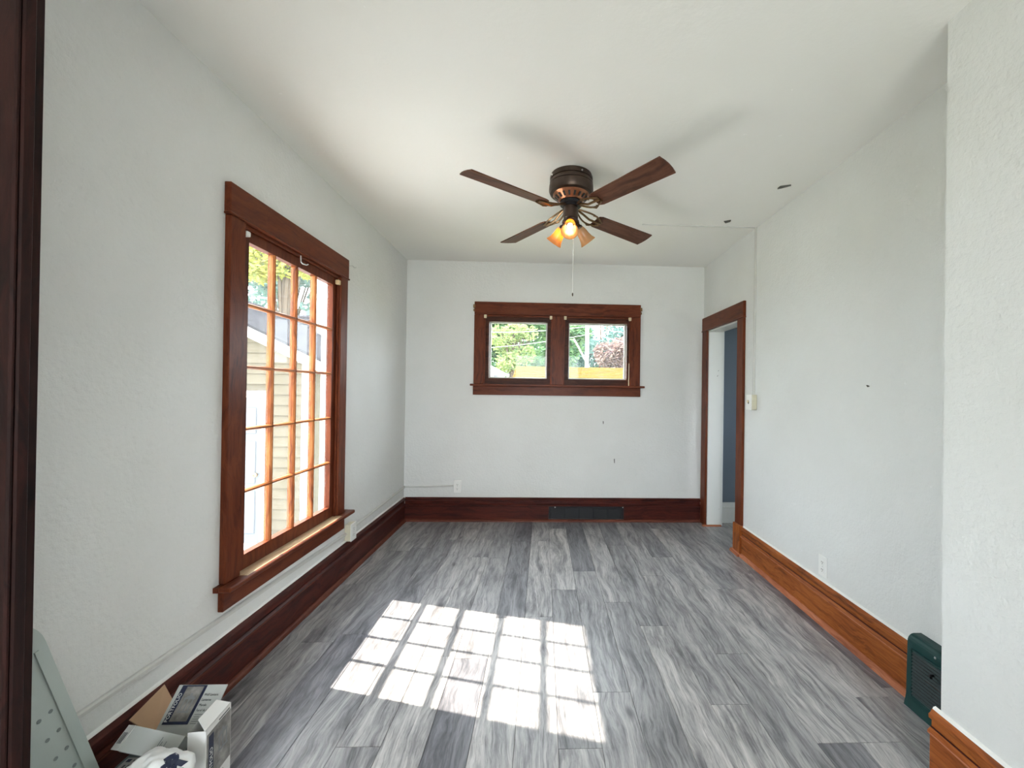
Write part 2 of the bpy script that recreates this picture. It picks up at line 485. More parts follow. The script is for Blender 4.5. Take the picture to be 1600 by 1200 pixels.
# ------------------------------------------------------------------ left window
def window_left():
    w = structure(empty('window_1', (XL, 2.37, 0.45)))
    f = XL + 0.026
    # ragged, paint-edged head board
    MB().box((XL - 0.002, 1.826, 2.062), (f + 0.002, 2.910, 2.192), 0.003).build('head_casing', WOOD[1], w)
    MB().box((XL, 1.820, 2.052), (f + 0.008, 2.916, 2.064), 0.004).build('head_bead', WOOD[1], w)
    for a, b in ((1.832, 1.922), (2.808, 2.902)):
        MB().box((XL - 0.002, a, 0.467), (f, b, 2.053), 0.003).build('side_casing', WOOD[2], w)
    MB().box((XL + 0.020, 1.800, 0.444), (XL + 0.072, 2.960, 0.466), 0.004).box((XL, 1.800, 0.444), (XL + 0.020, 1.922, 0.466)).box((XL, 2.808, 0.444), (XL + 0.020, 2.960, 0.466)).build('stool', WOOD[1], w)
    MB().box((XL - 0.035, 1.923, 0.444), (XL + 0.058, 2.807, 0.4672), 0.001).build('pale_sill', M['pale_wood'], w)  # paler wood than the rest of the stool
    MB().box((XL, 1.826, 0.350), (XL + 0.024, 2.910, 0.4445), 0.003).build('apron', WOOD[1], w)
    # jamb lining
    for a, b in ((XL - 0.042, XL), (XL - 0.10, XL - 0.042)):
        inner = a > XL - 0.05
        nm, m0, m1 = ('jamb', WOOD[2], WOOD[1]) if inner else ('outer_jamb', M['white_trim'], M['white_trim'])
        MB().box((a, 1.90, 0.45), (b, 1.921, 2.09)).build(nm, m0, w)
        MB().box((a, 2.809, 0.45), (b, 2.83, 2.09)).build(nm, m0, w)
        MB().box((a, 1.921, 2.072), (b, 2.809, 2.09)).build(nm, m1, w)
    MB().box((XL - 0.125, 1.88, 0.425), (XL - 0.036, 2.85, 0.449)).build('outer_sill', M['white_trim'], w)
    # stops
    for y0, y1 in ((1.921, 1.934), (2.796, 2.809)):
        MB().box((XL - 0.002, y0, 0.466), (XL + 0.014, y1, 2.05), 0.003).build('stop', WOOD[2], w)
    MB().box((XL - 0.002, 1.934, 2.036), (XL + 0.014, 2.796, 2.052), 0.003).build('stop', WOOD[1], w)
    # sash with 4 x 5 panes
    x0, x1 = XL - 0.040, XL - 0.004
    gy0, gy1, gz0, gz1 = 1.985, 2.757, 0.535, 1.985
    s = MB()
    s.box((x0, 1.922, 0.467), (x1, gy0, 2.071)); s.box((x0, gy1, 0.467), (x1, 2.808, 2.071))
    s.box((x0, gy0, 0.467), (x1, gy1, gz0)); s.box((x0, gy0, gz1), (x1, gy1, 2.071))
    sash = s.build('sash', WOOD[2], w)
    mw = 0.017
    ny, nz = 4, 5
    py, pz = (gy1 - gy0) / ny, (gz1 - gz0) / nz
    def muntin_prof(c):
        return [(x0, c - mw / 2 * 0.5), (x0 + 0.010, c - mw / 2 * 0.5), (x0 + 0.014, c - mw / 2), (x1 - 0.008, c - mw / 2), (x1, c - mw * 0.22),
                (x1, c + mw * 0.22), (x1 - 0.008, c + mw / 2), (x0 + 0.014, c + mw / 2), (x0 + 0.010, c + mw / 2 * 0.5), (x0, c + mw / 2 * 0.5)]
    for i in range(1, ny):
        MB().prism(muntin_prof(gy0 + i * py), 2, gz0, gz1).build('muntin', M['muntin'][2], sash)
    for j in range(1, nz):
        c = gz0 + j * pz
        MB().prism(muntin_prof(c), 1, gy0, gy1).build('muntin', M['muntin'][1], sash)
    for i in range(ny):
        for j in range(nz):
            a, b = gy0 + i * py + 0.002, gy0 + (i + 1) * py - 0.002
            c, d = gz0 + j * pz + 0.002, gz0 + (j + 1) * pz - 0.002
            gx = x0 + 0.011
            MB().faces([(gx, a, c), (gx, b, c), (gx, b, d), (gx, a, d)], [(0, 1, 2, 3)]).build('pane', M['glass'], sash)
    # blind brackets and curtain hooks left on the frame
    MB().box((XL + 0.001, 2.772, 1.992), (XL + 0.026, 2.800, 2.022), 0.003).build('blind_bracket', M['tan'], w)
    MB().box((XL + 0.001, 1.926, 1.995), (XL + 0.030, 1.948, 2.018), 0.003).build('blind_bracket', M['plate'], w)
    MB().tube([(XL + 0.016, 2.36, 2.045), (XL + 0.018, 2.36, 2.01), (XL + 0.018, 2.375, 2.005), (XL + 0.02, 2.41, 2.008), (XL + 0.024, 2.42, 2.015)], 0.0035, 6).build('curtain_hook', M['steel'], w)
    MB().tube([(XL + 0.014, 2.908, 2.155), (XL + 0.020, 2.93, 2.158), (XL + 0.028, 2.955, 2.168), (XL + 0.034, 2.975, 2.158), (XL + 0.04, 2.985, 2.164)], 0.0025, 6).build('curtain_hook', M['steel'], w)
M['muntin'] = [mat_wood('golden_muntin_' + 'xyz'[a], a, (0.42, 0.17, 0.06), (0.28, 0.09, 0.03), (0.10, 0.03, 0.015), 0.35) for a in range(3)]  # lighter, more golden wood than the sash
M['pale_wood'] = mat_wood('pale_sill_wood', 1, (0.48, 0.36, 0.23), (0.40, 0.28, 0.17), (0.24, 0.14, 0.08), 0.3)
M['tan'] = plain('tan_bracket', (0.62, 0.48, 0.28), 0.4, 0.4, 0.1)
M['steel'] = plain('bare_steel_hook', (0.5, 0.5, 0.5), 0.35, 0.5, 0.1, 30, 0.7)
window_left()

# ------------------------------------------------------------------ back window
def window_back():
    w = structure(empty('window_2', (0.14, YB, 1.35)))
    f = YB - 0.024
    MB().box((-0.696, f - 0.002, 2.066), (0.978, YB + 0.002, 2.194), 0.003).build('head_casing', WOOD[0], w)
    for a, b in ((-0.697, -0.597), (0.075, 0.204), (0.878, 0.978)):
        MB().box((a, f, 1.373), (b, YB + 0.002, 2.0655), 0.003).build('side_casing' if abs(a) > 0.3 else 'mullion_casing', WOOD[2], w)
    MB().box((-0.726, YB - 0.062, 1.352), (1.019, YB + 0.03, 1.3725), 0.004).build('stool', WOOD[0], w)
    MB().box((-0.702, f + 0.004, 1.264), (0.985, YB, 1.352), 0.003).build('apron', WOOD[0], w)
    for a, b in ((-0.62, -0.598), (0.08, 0.20), (0.879, 0.90)):
        MB().box((a, YB, 1.35), (b, YB + 0.12, 2.08)).build('jamb', M['dark_wood'][2], w)
    MB().box((-0.598, YB, 2.066), (0.879, YB + 0.12, 2.08)).build('jamb', M['dark_wood'][0], w)
    MB().box((-0.64, YB + 0.05, 1.33), (0.92, YB + 0.14, 1.352)).build('outer_sill', M['white_trim'], w)
    for (a, b), (g0, g1) in (((-0.598, 0.08), (-0.553, 0.033)), ((0.20, 0.879), (0.252, 0.845))):
        y0, y1 = YB + 0.012, YB + 0.046
        s = MB()
        s.box((a, y0, 1.3725), (g0, y1, 2.066)); s.box((g1, y0, 1.3725), (b, y1, 2.066))
        s.box((g0, y0, 1.3725), (g1, y1, 1.434)); s.box((g0, y0, 2.002), (g1, y1, 2.066))
        sash = s.build('sash', M['dark_wood'][0], w)
        gy = y0 + 0.02
        MB().faces([(g0, gy, 1.434), (g1, gy, 1.434), (g1, gy, 2.002), (g0, gy, 2.002)], [(0, 1, 2, 3)]).build('pane', M['glass'], sash)
        # white storm frame outside
        yo0, yo1, t = YB + 0.085, YB + 0.10, 0.014
        s = MB()
        s.box((a, yo0, 1.352), (g0 + t, yo1, 2.066)); s.box((g1 - t, yo0, 1.352), (b, yo1, 2.066))
        s.box((g0 + t, yo0, 1.352), (g1 - t, yo1, 1.434 + t)); s.box((g0 + t, yo0, 2.01 - t), (g1 - t, yo1, 2.066))
        s.build('storm_frame', M['white_trim'], w)
        # inner stops
        for q0, q1 in ((a + 0.001, a + 0.012), (b - 0.012, b - 0.001)):
            MB().box((q0, YB - 0.014, 1.373), (q1, YB + 0.012, 2.064), 0.002).build('stop', WOOD[2], w)
        MB().box((a + 0.012, YB - 0.014, 2.050), (b - 0.012, YB + 0.012, 2.064), 0.002).build('stop', WOOD[0], w)
        for c in (a + 0.012, b - 0.012):
            MB().box((c - 0.013, YB - 0.034, 2.030), (c + 0.013, YB - 0.014, 2.064), 0.003).build('blind_bracket', M['tan2'], w)
    MB().box((0.862, YB - 0.016, 1.374), (0.868, YB - 0.012, 1.60)).build('blind_cord', M['tan2'], w)
    for c, s in ((-0.699, -1), (0.981, 1)):
        MB().box((c - 0.010, YB - 0.03, 2.13), (c + 0.010, YB - 0.004, 2.165), 0.003).box((c - 0.008, YB - 0.034, 2.095), (c + 0.006, YB - 0.006, 2.12), 0.004).build('rod_bracket', M['brass'], w)
M['dark_wood'] = [mat_wood('dark_sash_' + 'xyz'[a], a, (0.085, 0.03, 0.016), (0.055, 0.018, 0.011), (0.02, 0.009, 0.006), 0.4) for a in range(3)]
M['tan2'] = plain('yellowed_plastic', (0.70, 0.60, 0.42), 0.4, 0.4, 0.1)
window_back()

# ------------------------------------------------------------------ doorway
def doorway():
    d = structure(empty('door_1', (XR, 3.74, 0)))
    f = XR - 0.022
    MB().box((f - 0.002, 3.308, 1.938), (XR + 0.001, 4.180, 2.068), 0.003).build('head_casing', WOOD[1], d)
    MB().box((f - 0.008, 3.302, 1.930), (XR, 4.186, 1.940), 0.003).build('head_bead', WOOD[1], d)
    MB().box((f, 3.312, 0.243), (XR + 0.001, 3.418, 1.931), 0.003).build('side_casing', WOOD[2], d)
    MB().box((f, 4.066, 0.0), (XR + 0.001, 4.178, 1.931), 0.003).build('side_casing', WOOD[2], d)
    MB().box((f - 0.012, 3.300, 0.0), (XR + 0.001, 3.428, 0.243), 0.004).build('plinth_block', OAK[2], d)
    sp = [(XR - dd, h) for dd, h in shoe_profile(0.034)]
    MB().prism(sp, 1, 3.296, 3.440).build('shoe_moulding', SHOE[1], d, True)
    # painted jamb lining, chipped along its edge
    MB().box((XR, 4.055, 0.012), (XR + 0.135, 4.072, 1.936), 0.002).build('jamb', M['jamb_paint'], d)
    MB().box((XR, 3.413, 0.0), (XR + 0.135, 3.428, 1.936), 0.002).build('jamb', M['jamb_paint'], d)
    MB().box((XR, 3.428, 1.918), (XR + 0.135, 4.055, 1.936), 0.002).build('jamb', M['jamb_paint'], d)
    MB().box((XR + 0.136, 4.062, 0.0), (XR + 0.158, 4.150, 1.99), 0.003).build('hall_casing', M['white_trim'], d)
    MB().box((XR + 0.136, 3.33, 0.0), (XR + 0.158, 3.42, 1.99), 0.003).build('hall_casing', M['white_trim'], d)
    MB().prism([(4.072, 0), (4.038, 0), (4.040, 0.010), (4.055, 0.012), (4.072, 0.012)], 0, XR - 0.045, XR + 0.14).build('jamb_shoe', SHOE[0], d)
doorway()

# ------------------------------------------------------------------ dark wooden post of the opening, left of the photographer
tp = structure(empty('trim_1', (-1.3, YP, 0)))
POST = mat_wood('dark_post', 2, (0.034, 0.012, 0.010), (0.022, 0.009, 0.008), (0.011, 0.006, 0.006), 0.5)
MB().box((-1.62, YP - 0.024, 0), (-1.117, YP, ZC), 0.003).build('casing_board', POST, tp)
MB().box((XL - 0.02, YP, 0), (-1.158, YP + 0.05, ZC), 0.003).build('jamb_board', POST, tp)
MB().box((-1.128, YP - 0.034, 0), (-1.120, YP - 0.024, ZC), 0.003).build('edge_bead', POST, tp)

# unseen window added behind the photographer to let in more skylight
def plain_window(name, axis, at, out, a, b, z0, z1):
    w = structure(empty(name, (at, (a + b) / 2, z0) if axis == 1 else ((a + b) / 2, at, z0)))
    def bx(nm, u0, u1, d0, d1, q0, q1, mat):
        if axis == 1: lo, hi = (min(at + out * d0, at + out * d1), u0, q0), (max(at + out * d0, at + out * d1), u1, q1)
        else: lo, hi = (u0, min(at + out * d0, at + out * d1), q0), (u1, max(at + out * d0, at + out * d1), q1)
        MB().box(lo, hi).build(nm, mat, w)
    m = WOOD[2]
    bx('side_casing', a - 0.09, a, -0.025, 0, z0, z1, m); bx('side_casing', b, b + 0.09, -0.025, 0, z0, z1, m)
    bx('head_casing', a - 0.09, b + 0.09, -0.025, 0, z1, z1 + 0.12, m); bx('apron', a - 0.09, b + 0.09, -0.025, 0, z0 - 0.1, z0, m)
    bx('sash', a, b, 0.04, 0.075, (z0 + z1) / 2 - 0.02, (z0 + z1) / 2 + 0.02, m)
plain_window('added_window', 0, RY0, -1, -0.8, 1.0, 0.4, 2.3)

# ------------------------------------------------------------------ ceiling fan
def ceiling_fan():
    C0 = Vector((0.150, 2.480, 0))
    o = lambda z: (C0.x, C0.y, z)
    t = empty('ceiling_fan', o(ZC))
    tag(t, 'dark bronze ceiling fan with four brown blades and three amber bell shades', 'ceiling fan')
    MB().lathe([(0.0, 2.60), (0.122, 2.60), (0.122, 2.588), (0.128, 2.585), (0.128, 2.570), (0.122, 2.568), (0.122, 2.562), (0.129, 2.559), (0.129, 2.546), (0.124, 2.543)], o(0), n=40).build('mount_ring', M['bronze'], t, True)
    MB().lathe([(0.124, 2.545), (0.131, 2.540), (0.133, 2.505), (0.126, 2.490), (0.112, 2.484), (0.0, 2.484)], o(0), n=40).build('motor_housing', M['bronze'], t, True)
    MB().lathe([(0.110, 2.486), (0.102, 2.476), (0.072, 2.452), (0.068, 2.446), (0.0, 2.446)], o(0), n=40).build('copper_skirt', M['copper'], t, True)
    for k in range(18):                                    # cooling slots round the skirt
        a = 2 * math.pi * k / 18
        u = Vector((math.cos(a), math.sin(a), 0)); w = Vector((-u.y, u.x, 0))
        pts = []
        for r, z, hw in ((0.099, 2.4705, 0.0065), (0.078, 2.4535, 0.005)):
            for s in (-1, 1):
                pts.append(C0 + u * r + w * hw * s + Vector((0, 0, z)))
        MB().slab([pts[0], pts[1], pts[3], pts[2]], 0.002).build('cooling_slot', M['slot'], t)
    for k in range(4):
        a = math.radians(25 + 90 * k)
        MB().lathe([(0.0, 0.006), (0.004, 0.005), (0.006, 0.0)], C0 + Vector((math.cos(a) * 0.128, math.sin(a) * 0.128, 2.578)), (math.cos(a), math.sin(a), 0), 8).build('mount_screw', M['steel'], t, True)
    MB().lathe([(0.0, 2.448), (0.060, 2.448), (0.066, 2.440), (0.066, 2.424), (0.055, 2.414), (0.0, 2.414)], o(0), n=32).build('flywheel', M['black'], t, True)
    MB().lathe([(0.042, 2.418), (0.044, 2.395), (0.044, 2.345), (0.038, 2.338), (0.0, 2.338)], o(0), n=28).build('switch_housing', M['bronze'], t, True)
    MB().lathe([(0.030, 2.342), (0.050, 2.330), (0.052, 2.318), (0.030, 2.300), (0.010, 2.292), (0.0, 2.284)], o(0), n=28).build('light_fitter', M['bronze'], t, True)
    # blades
    zb = 2.386
    prof = [(0.200, -0.045), (0.225, -0.055), (0.45, -0.060), (0.690, -0.066), (0.697, -0.030), (0.699, 0.0), (0.697, 0.030), (0.690, 0.066), (0.45, 0.060), (0.225, 0.055), (0.200, 0.045)]
    for k in range(4):
        ang = math.radians(37.5 + 90 * k)
        pitch = Matrix.Rotation(math.radians(-13), 4, 'X')    # counter-clockwise edge lower
        rot = Matrix.Translation((C0.x, C0.y, zb)) @ Matrix.Rotation(ang, 4, 'Z') @ pitch
        m = MB()
        n = len(prof)
        vs = [(p[0], p[1], 0.003) for p in prof] + [(p[0], p[1], -0.003) for p in prof]
        m.faces(vs, [tuple(range(n)), tuple(range(2 * n - 1, n - 1, -1))] + [(i, i + n, (i + 1) % n + n, (i + 1) % n) for i in range(n)])
        me_o = m.build('blade', BLADE, t, False)
        # build() centred the mesh at its own middle: rotate it into place
        mid = Vector(WLOC[me_o.name])
        me_o.matrix_local = Matrix.Translation(-wloc(t)) @ rot @ Matrix.Translation(mid)
        # scrolled blade iron, a part of the blade
        g = MB()
        for s in (-1, 1):
            pts = []
            for i in range(9):
                q = i / 8
                r = 0.060 + 0.185 * q
                y = s * (0.010 + 0.034 * math.sin(q * math.pi * 0.95) ** 1.0)
                z = 0.038 * (1 - q) ** 2 - 0.010
                pts.append((r, y, z))
            g.tube(pts, 0.0055, 6)
            g.tube([(0.150, s * 0.040, -0.004), (0.172, s * 0.050, -0.009), (0.190, s * 0.043, -0.009), (0.186, s * 0.030, -0.009)], 0.004, 6)
        g.tube([(0.055, 0, 0.032), (0.10, 0, 0.016), (0.15, 0, -0.006), (0.245, 0, -0.009)], 0.007, 6)
        for rr, yy in ((0.225, 0.0), (0.215, 0.026), (0.215, -0.026)):
            g.lathe([(0.0, -0.014), (0.007, -0.012), (0.007, -0.003)], (rr, yy, 0), n=8)
        g.bm.transform(Matrix.Translation(-mid))
        gi = g.build('blade_iron', M['brass'], None, True)
        off = Vector(WLOC[gi.name])
        gi.parent = me_o
        gi.matrix_local = Matrix.Translation(off)
    # three bell shades, two of them lit
    for a_deg, lit in ((264, True), (143, True), (24, False)):
        a = math.radians(a_deg)
        d = Vector((math.cos(a) * 0.66, math.sin(a) * 0.66, -0.75)).normalized()
        st = C0 + Vector((math.cos(a) * 0.040, math.sin(a) * 0.040, 2.318))
        MB().lathe([(0.0, -0.012), (0.014, -0.01), (0.017, 0.012), (0.024, 0.020), (0.024, 0.036), (0.0, 0.038)], st, d, 18).build('socket', M['bronze'], t, True)
        pr = [(0.020, 0.026), (0.027, 0.034), (0.031, 0.055), (0.034, 0.080), (0.040, 0.105), (0.051, 0.126)]
        sh = MB().lathe(pr + [(r - 0.0025, h) for r, h in reversed(pr)], st, d, 28).build('shade', M['shade'], t, True)
        b0 = st + d * 0.036
        MB().lathe([(0.008, 0.0), (0.009, 0.008), (0.014, 0.024), (0.0155, 0.034), (0.012, 0.046), (0.005, 0.051), (0.0, 0.052)], b0, d, 18).build('bulb', M['bulb_on'] if lit else M['bulb_off'], sh, True)
    # pull chain
    c = C0 + Vector((0.012, -0.040, 0))
    ch = MB().tube([(c.x, c.y, 2.335), (c.x + 0.001, c.y - 0.006, 2.30), (c.x + 0.002, c.y - 0.006, 1.885)], 0.0021, 6).build('pull_chain', M['chain'], t)
    MB().lathe([(0.0, 1.892), (0.0035, 1.889), (0.0045, 1.880), (0.003, 1.872), (0.0, 1.870)], (c.x + 0.002, c.y - 0.006, 0), n=10).build('chain_knob', M['bronze'], ch, True)
def mat_shade():
    t = NT('amber_glass_shade')
    tl = t.node('ShaderNodeBsdfTranslucent'); tl.inputs[0].default_value = (0.88, 0.50, 0.10, 1)
    df = t.node('ShaderNodeBsdfDiffuse'); df.inputs[0].default_value = (0.55, 0.37, 0.20, 1)
    gl = t.node('ShaderNodeBsdfGlossy'); gl.inputs['Roughness'].default_value = 0.15
    m1 = t.node('ShaderNodeMixShader'); m1.inputs[0].default_value = 0.5
    t.link(tl.outputs[0], m1.inputs[1]); t.link(df.outputs[0], m1.inputs[2])
    m2 = t.node('ShaderNodeMixShader'); m2.inputs[0].default_value = 0.05
    t.link(m1.outputs[0], m2.inputs[1]); t.link(gl.outputs[0], m2.inputs[2])
    t.link(m2.outputs[0], t.out.inputs['Surface'])
    return t.m
M['shade'] = mat_shade()
def mat_bulb(name, strength):
    t = NT(name)
    t.set(Base_Color=(0.85, 0.82, 0.75), Roughness=0.3, Emission_Color=(1.0, 0.80, 0.42), Emission_Strength=strength)
    return t.m
M['bulb_on'] = mat_bulb('lit_bulb', 9.0)
M['bulb_off'] = mat_bulb('unlit_bulb', 0.0)
ceiling_fan()

# ------------------------------------------------------------------ floor-level vents
def back_vent():
    y = YB - 0.019
    t = empty('baseboard_vent', (0.45, y, 0.04))
    tag(t, 'black baseboard vent with five grey covers under the double window', 'vent')
    MB().box((0.0725, YB - 0.016, 0.026), (0.8315, YB - 0.004, 0.151)).build('recess', M['black'], t)
    f = MB()
    f.box((0.0725, y - 0.003, 0.026), (0.090, y + 0.006, 0.151), 0.001); f.box((0.808, y - 0.003, 0.026), (0.8315, y + 0.006, 0.151), 0.001)
    f.box((0.090, y - 0.003, 0.135), (0.808, y + 0.006, 0.151), 0.001)
    f.build('frame', M['black'], t)
    for k in range(5):
        a = 0.096 + k * 0.1425
        MB().box((a, y - 0.001, 0.028), (a + 0.134, y + 0.005, 0.130), 0.002).build('cover_plate', M['vent_plate'], t)
    for xx in (0.13, 0.815):
        MB().box((xx, y - 0.005, 0.140), (xx + 0.012, y - 0.003, 0.150), 0.001).build('clip', M['steel'], t)
back_vent()

def green_register():
    y0, y1 = 1.400, 1.728
    xf = XR - 0.064
    t = empty('wall_register', (XR - 0.03, 1.57, 0))
    tag(t, 'dark green enamelled metal register set in the right wall base', 'vent')
    # side outline (distance from the wall, height): sloped foot, flat face, rounded top
    pr = [(XR, 0.0), (XR - 0.074, 0.0), (XR - 0.066, 0.034), (xf, 0.05), (xf + 0.004, 0.262)]
    for k in range(6):
        a = k / 5 * math.pi / 2
        pr.append((xf + 0.032 - 0.028 * math.cos(a), 0.268 + 0.032 * math.sin(a)))
    pr.append((XR, 0.300))
    MB().prism(pr, 1, y0, y1).build('body', M['green'], t)
    # raised rim round the grille
    r = MB()
    gy0, gy1, gz0, gz1 = y0 + 0.03, y1 - 0.032, 0.060, 0.242
    xs = xf - 0.006
    r.box((xs, gy0 - 0.008, gz0 - 0.008), (xf + 0.003, gy0, gz1 + 0.008), 0.002); r.box((xs, gy1, gz0 - 0.008), (xf + 0.003, gy1 + 0.008, gz1 + 0.008), 0.002)
    r.box((xs, gy0, gz0 - 0.008), (xf + 0.003, gy1, gz0), 0.002); r.box((xs, gy0, gz1), (xf + 0.003, gy1, gz1 + 0.008), 0.002)
    r.build('grille_rim', M['green'], t)
    MB().box((xf - 0.0015, gy0, gz0), (xf + 0.003, gy1, gz1)).build('grille_back', M['slot'], t)
    n = 13
    for k in range(n):
        z = gz0 + (k + 0.5) * (gz1 - gz0) / n
        MB().slab([(xs + 0.000, gy0, z - 0.0035), (xs + 0.000, gy1, z - 0.0035), (xf - 0.0015, gy1, z + 0.0035), (xf - 0.0015, gy0, z + 0.0035)], 0.002).build('slat', M['green_dark'], t)
    MB().tube([(xs, 1.600, 0.205), (xs - 0.016, 1.596, 0.207), (xs - 0.022, 1.585, 0.206)], 0.005, 8).build('lever', M['black'], t, True)
    MB().box((xs - 0.002, gy0 + 0.05, 0.158), (xs + 0.001, gy1 - 0.06, 0.166), 0.001).build('lever_slot', M['slot'], t)
    for zz in (0.275, 0.03):
        MB().lathe([(0.0, 0.003), (0.004, 0.002), (0.005, 0.0)], (XR - 0.062 if zz > 0.1 else XR - 0.068, 1.60, zz), (-1, 0, 0), 8).build('screw', M['steel'], t)
green_register()

# ------------------------------------------------------------------ outlets, switch, surface wiring
def duplex(t, org, u, nrm, mat):
    """two sockets with slots on a plate; org = plate centre on its surface, u = sideways, nrm = out"""
    u, nrm, org = Vector(u), Vector(nrm), Vector(org)
    for dz in (0.021, -0.021):
        s = MB(); c = org + Vector((0, 0, dz))
        pts = [c + u * (0.014 * math.cos(a)) + Vector((0, 0, 0.0145 * math.sin(a))) for a in [2 * math.pi * i / 16 for i in range(16)]]
        vs = [p + nrm * 0.0 for p in pts] + [p + nrm * 0.002 for p in pts]
        s.faces(vs, [tuple(range(15, -1, -1)), tuple(range(16, 32))] + [(i, (i + 1) % 16, (i + 1) % 16 + 16, i + 16) for i in range(16)])
        so = s.build('socket', mat, t)
        for k in (-1, 1):
            q = c + u * (0.0055 * k) + nrm * 0.0021
            MB().slab([q + u * 0.0012 + Vector((0, 0, 0.0075)), q - u * 0.0012 + Vector((0, 0, 0.0075)), q - u * 0.0012 + Vector((0, 0, -0.0005)), q + u * 0.0012 + Vector((0, 0, -0.0005))], 0.0008).build('slot', M['slot'], so)
        q = c + Vector((0, 0, -0.007)) + nrm * 0.0015
        MB().lathe([(0.0025, 0.0), (0.0025, 0.001), (0.0, 0.001)], q, nrm, 8).build('slot', M['slot'], so)
    MB().lathe([(0.003, 0.0), (0.002, 0.0012), (0.0, 0.0014)], org, nrm, 8).build('screw', M['steel'], t)

t = empty('wall_outlet', (XR, 2.35, 0.322))
tag(t, 'white flush outlet plate low on the right wall above oak baseboard', 'outlet')
MB().box((XR - 0.006, 2.315, 0.265), (XR, 2.385, 0.380), 0.002, 2).build('plate', M['plate'], t)
duplex(t, (XR - 0.006, 2.35, 0.3225), (0, 1, 0), (-1, 0, 0), M['plate'])

t = empty('wall_outlet', (-0.835, YB, 0.35))
tag(t, 'white surface outlet box on the back wall near the left corner', 'outlet')
MB().box((-0.872, YB - 0.036, 0.290), (-0.802, YB, 0.405), 0.003).build('box', M['plate'], t)
MB().box((-0.875, YB - 0.041, 0.288), (-0.799, YB - 0.036, 0.407), 0.002).build('plate', M['plate'], t)
duplex(t, (-0.837, YB - 0.041, 0.3475), (1, 0, 0), (0, -1, 0), M['plate'])

t = empty('wall_outlet', (XL, 3.0, 0.29))
tag(t, 'cream surface outlet box on the left wall below the tall window corner', 'outlet')
MB().box((XL, 2.965, 0.238), (XL + 0.040, 3.045, 0.356), 0.003).build('box', M['cream'], t)
MB().box((XL + 0.040, 2.963, 0.236), (XL + 0.046, 3.047, 0.358), 0.002).build('plate', M['plate'], t)
duplex(t, (XL + 0.046, 3.005, 0.297), (0, 1, 0), (1, 0, 0), M['plate'])

t = empty('light_switch', (XR, 3.16, 1.25))
tag(t, 'cream surface switch box with white toggle plate beside the doorway', 'light switch')
MB().box((XR - 0.042, 3.118, 1.190), (XR, 3.196, 1.305), 0.004).build('box', M['cream'], t)
MB().box((XR - 0.048, 3.116, 1.188), (XR - 0.042, 3.198, 1.307), 0.002).build('plate', M['plate'], t)
MB().box((XR - 0.060, 3.153, 1.245), (XR - 0.048, 3.161, 1.262), 0.001).build('toggle', M['tan2'], t)
MB().box((XR - 0.0495, 3.150, 1.236), (XR - 0.048, 3.164, 1.260)).build('toggle_slot', M['slot'], t)

def raceway(name, pts, w, h, label, nrm):
    """half-round metal raceway following pts; nrm per segment"""
    m = MB()
    for (a, b), n in zip(zip(pts, pts[1:]), nrm):
        a, b, n = Vector(a), Vector(b), Vector(n)
        d = (b - a).normalized(); s = d.cross(n)
        pr = [(-w / 2, 0), (-w / 2, h * 0.55), (-w * 0.28, h), (w * 0.28, h), (w / 2, h * 0.55), (w / 2, 0)]
        vs = [a + s * p + n * q for p, q in pr] + [b + s * p + n * q for p, q in pr]
        k = len(pr)
        m.faces(vs, [tuple(range(k)), tuple(range(2 * k - 1, k - 1, -1))] + [(i, i + k, (i + 1) % k + k, (i + 1) % k) for i in range(k)])
    o = m.build(name, M['race'])
    return tag(o, label, 'raceway')
raceway('wire_raceway', [(XR, 3.158, 1.300), (XR, 3.158, ZC)], 0.016, 0.013, 'thin painted raceway rising from the switch box to the ceiling', [(-1, 0, 0)])
raceway('wire_raceway', [(XR, 3.158, ZC), (0.74, 3.157, ZC)], 0.008, 0.006, 'thin raceway crossing the ceiling from the right wall toward the fan', [(0, 0, -1)])
raceway('wire_raceway', [(XL, 1.05, 0.335), (XL, 2.965, 0.290)], 0.020, 0.016, 'painted raceway along the left wall under the tall window', [(1, 0, 0)])
raceway('wire_raceway', [(XL, 3.045, 0.300), (XL, YB, 0.335)], 0.020, 0.016, 'painted raceway from cream outlet box to the left corner', [(1, 0, 0)])
raceway('wire_raceway', [(XL, YB, 0.335), (-0.872, YB, 0.350)], 0.016, 0.012, 'short raceway on the back wall ending at the white outlet box', [(0, -1, 0)])

# peeling chips and old hooks left in the ceiling and the walls
def chip(name, pts, mat, label, cat, nrm):
    n = Vector(nrm)
    m = MB(); k = len(pts)
    vs = [Vector(p) for p in pts] + [Vector(p) + n * (0.010 if i % 2 else 0.004) for i, p in enumerate(pts)]
    m.faces(vs, [tuple(range(k)), tuple(range(2 * k - 1, k - 1, -1))] + [(i, i + k, (i + 1) % k + k, (i + 1) % k) for i in range(k)])
    return tag(m.build(name, mat), label, cat)
M['chip'] = plain('dark_chip', (0.10, 0.10, 0.09), 0.7)
chip('ceiling_chip', [(1.445, 2.512, ZC), (1.500, 2.490, ZC), (1.503, 2.498, ZC), (1.460, 2.525, ZC), (1.452, 2.545, ZC), (1.444, 2.540, ZC)], M['chip'], 'larger dark peeling chip on the ceiling near the right wall', 'paint chip', (0, 0, -1))
chip('ceiling_chip', [(1.330, 3.055, ZC), (1.372, 3.028, ZC), (1.380, 3.060, ZC), (1.350, 3.072, ZC)], M['chip'], 'small dark chip on the ceiling just before the raceway', 'paint chip', (0, 0, -1))
chip('wall_nail', [(0.608, YB, 1.012), (0.614, YB, 1.012), (0.616, YB, 0.985), (0.610, YB, 0.985)], M['chip'], 'upper dark nail mark on the back wall under the window', 'nail', (0, -1, 0))
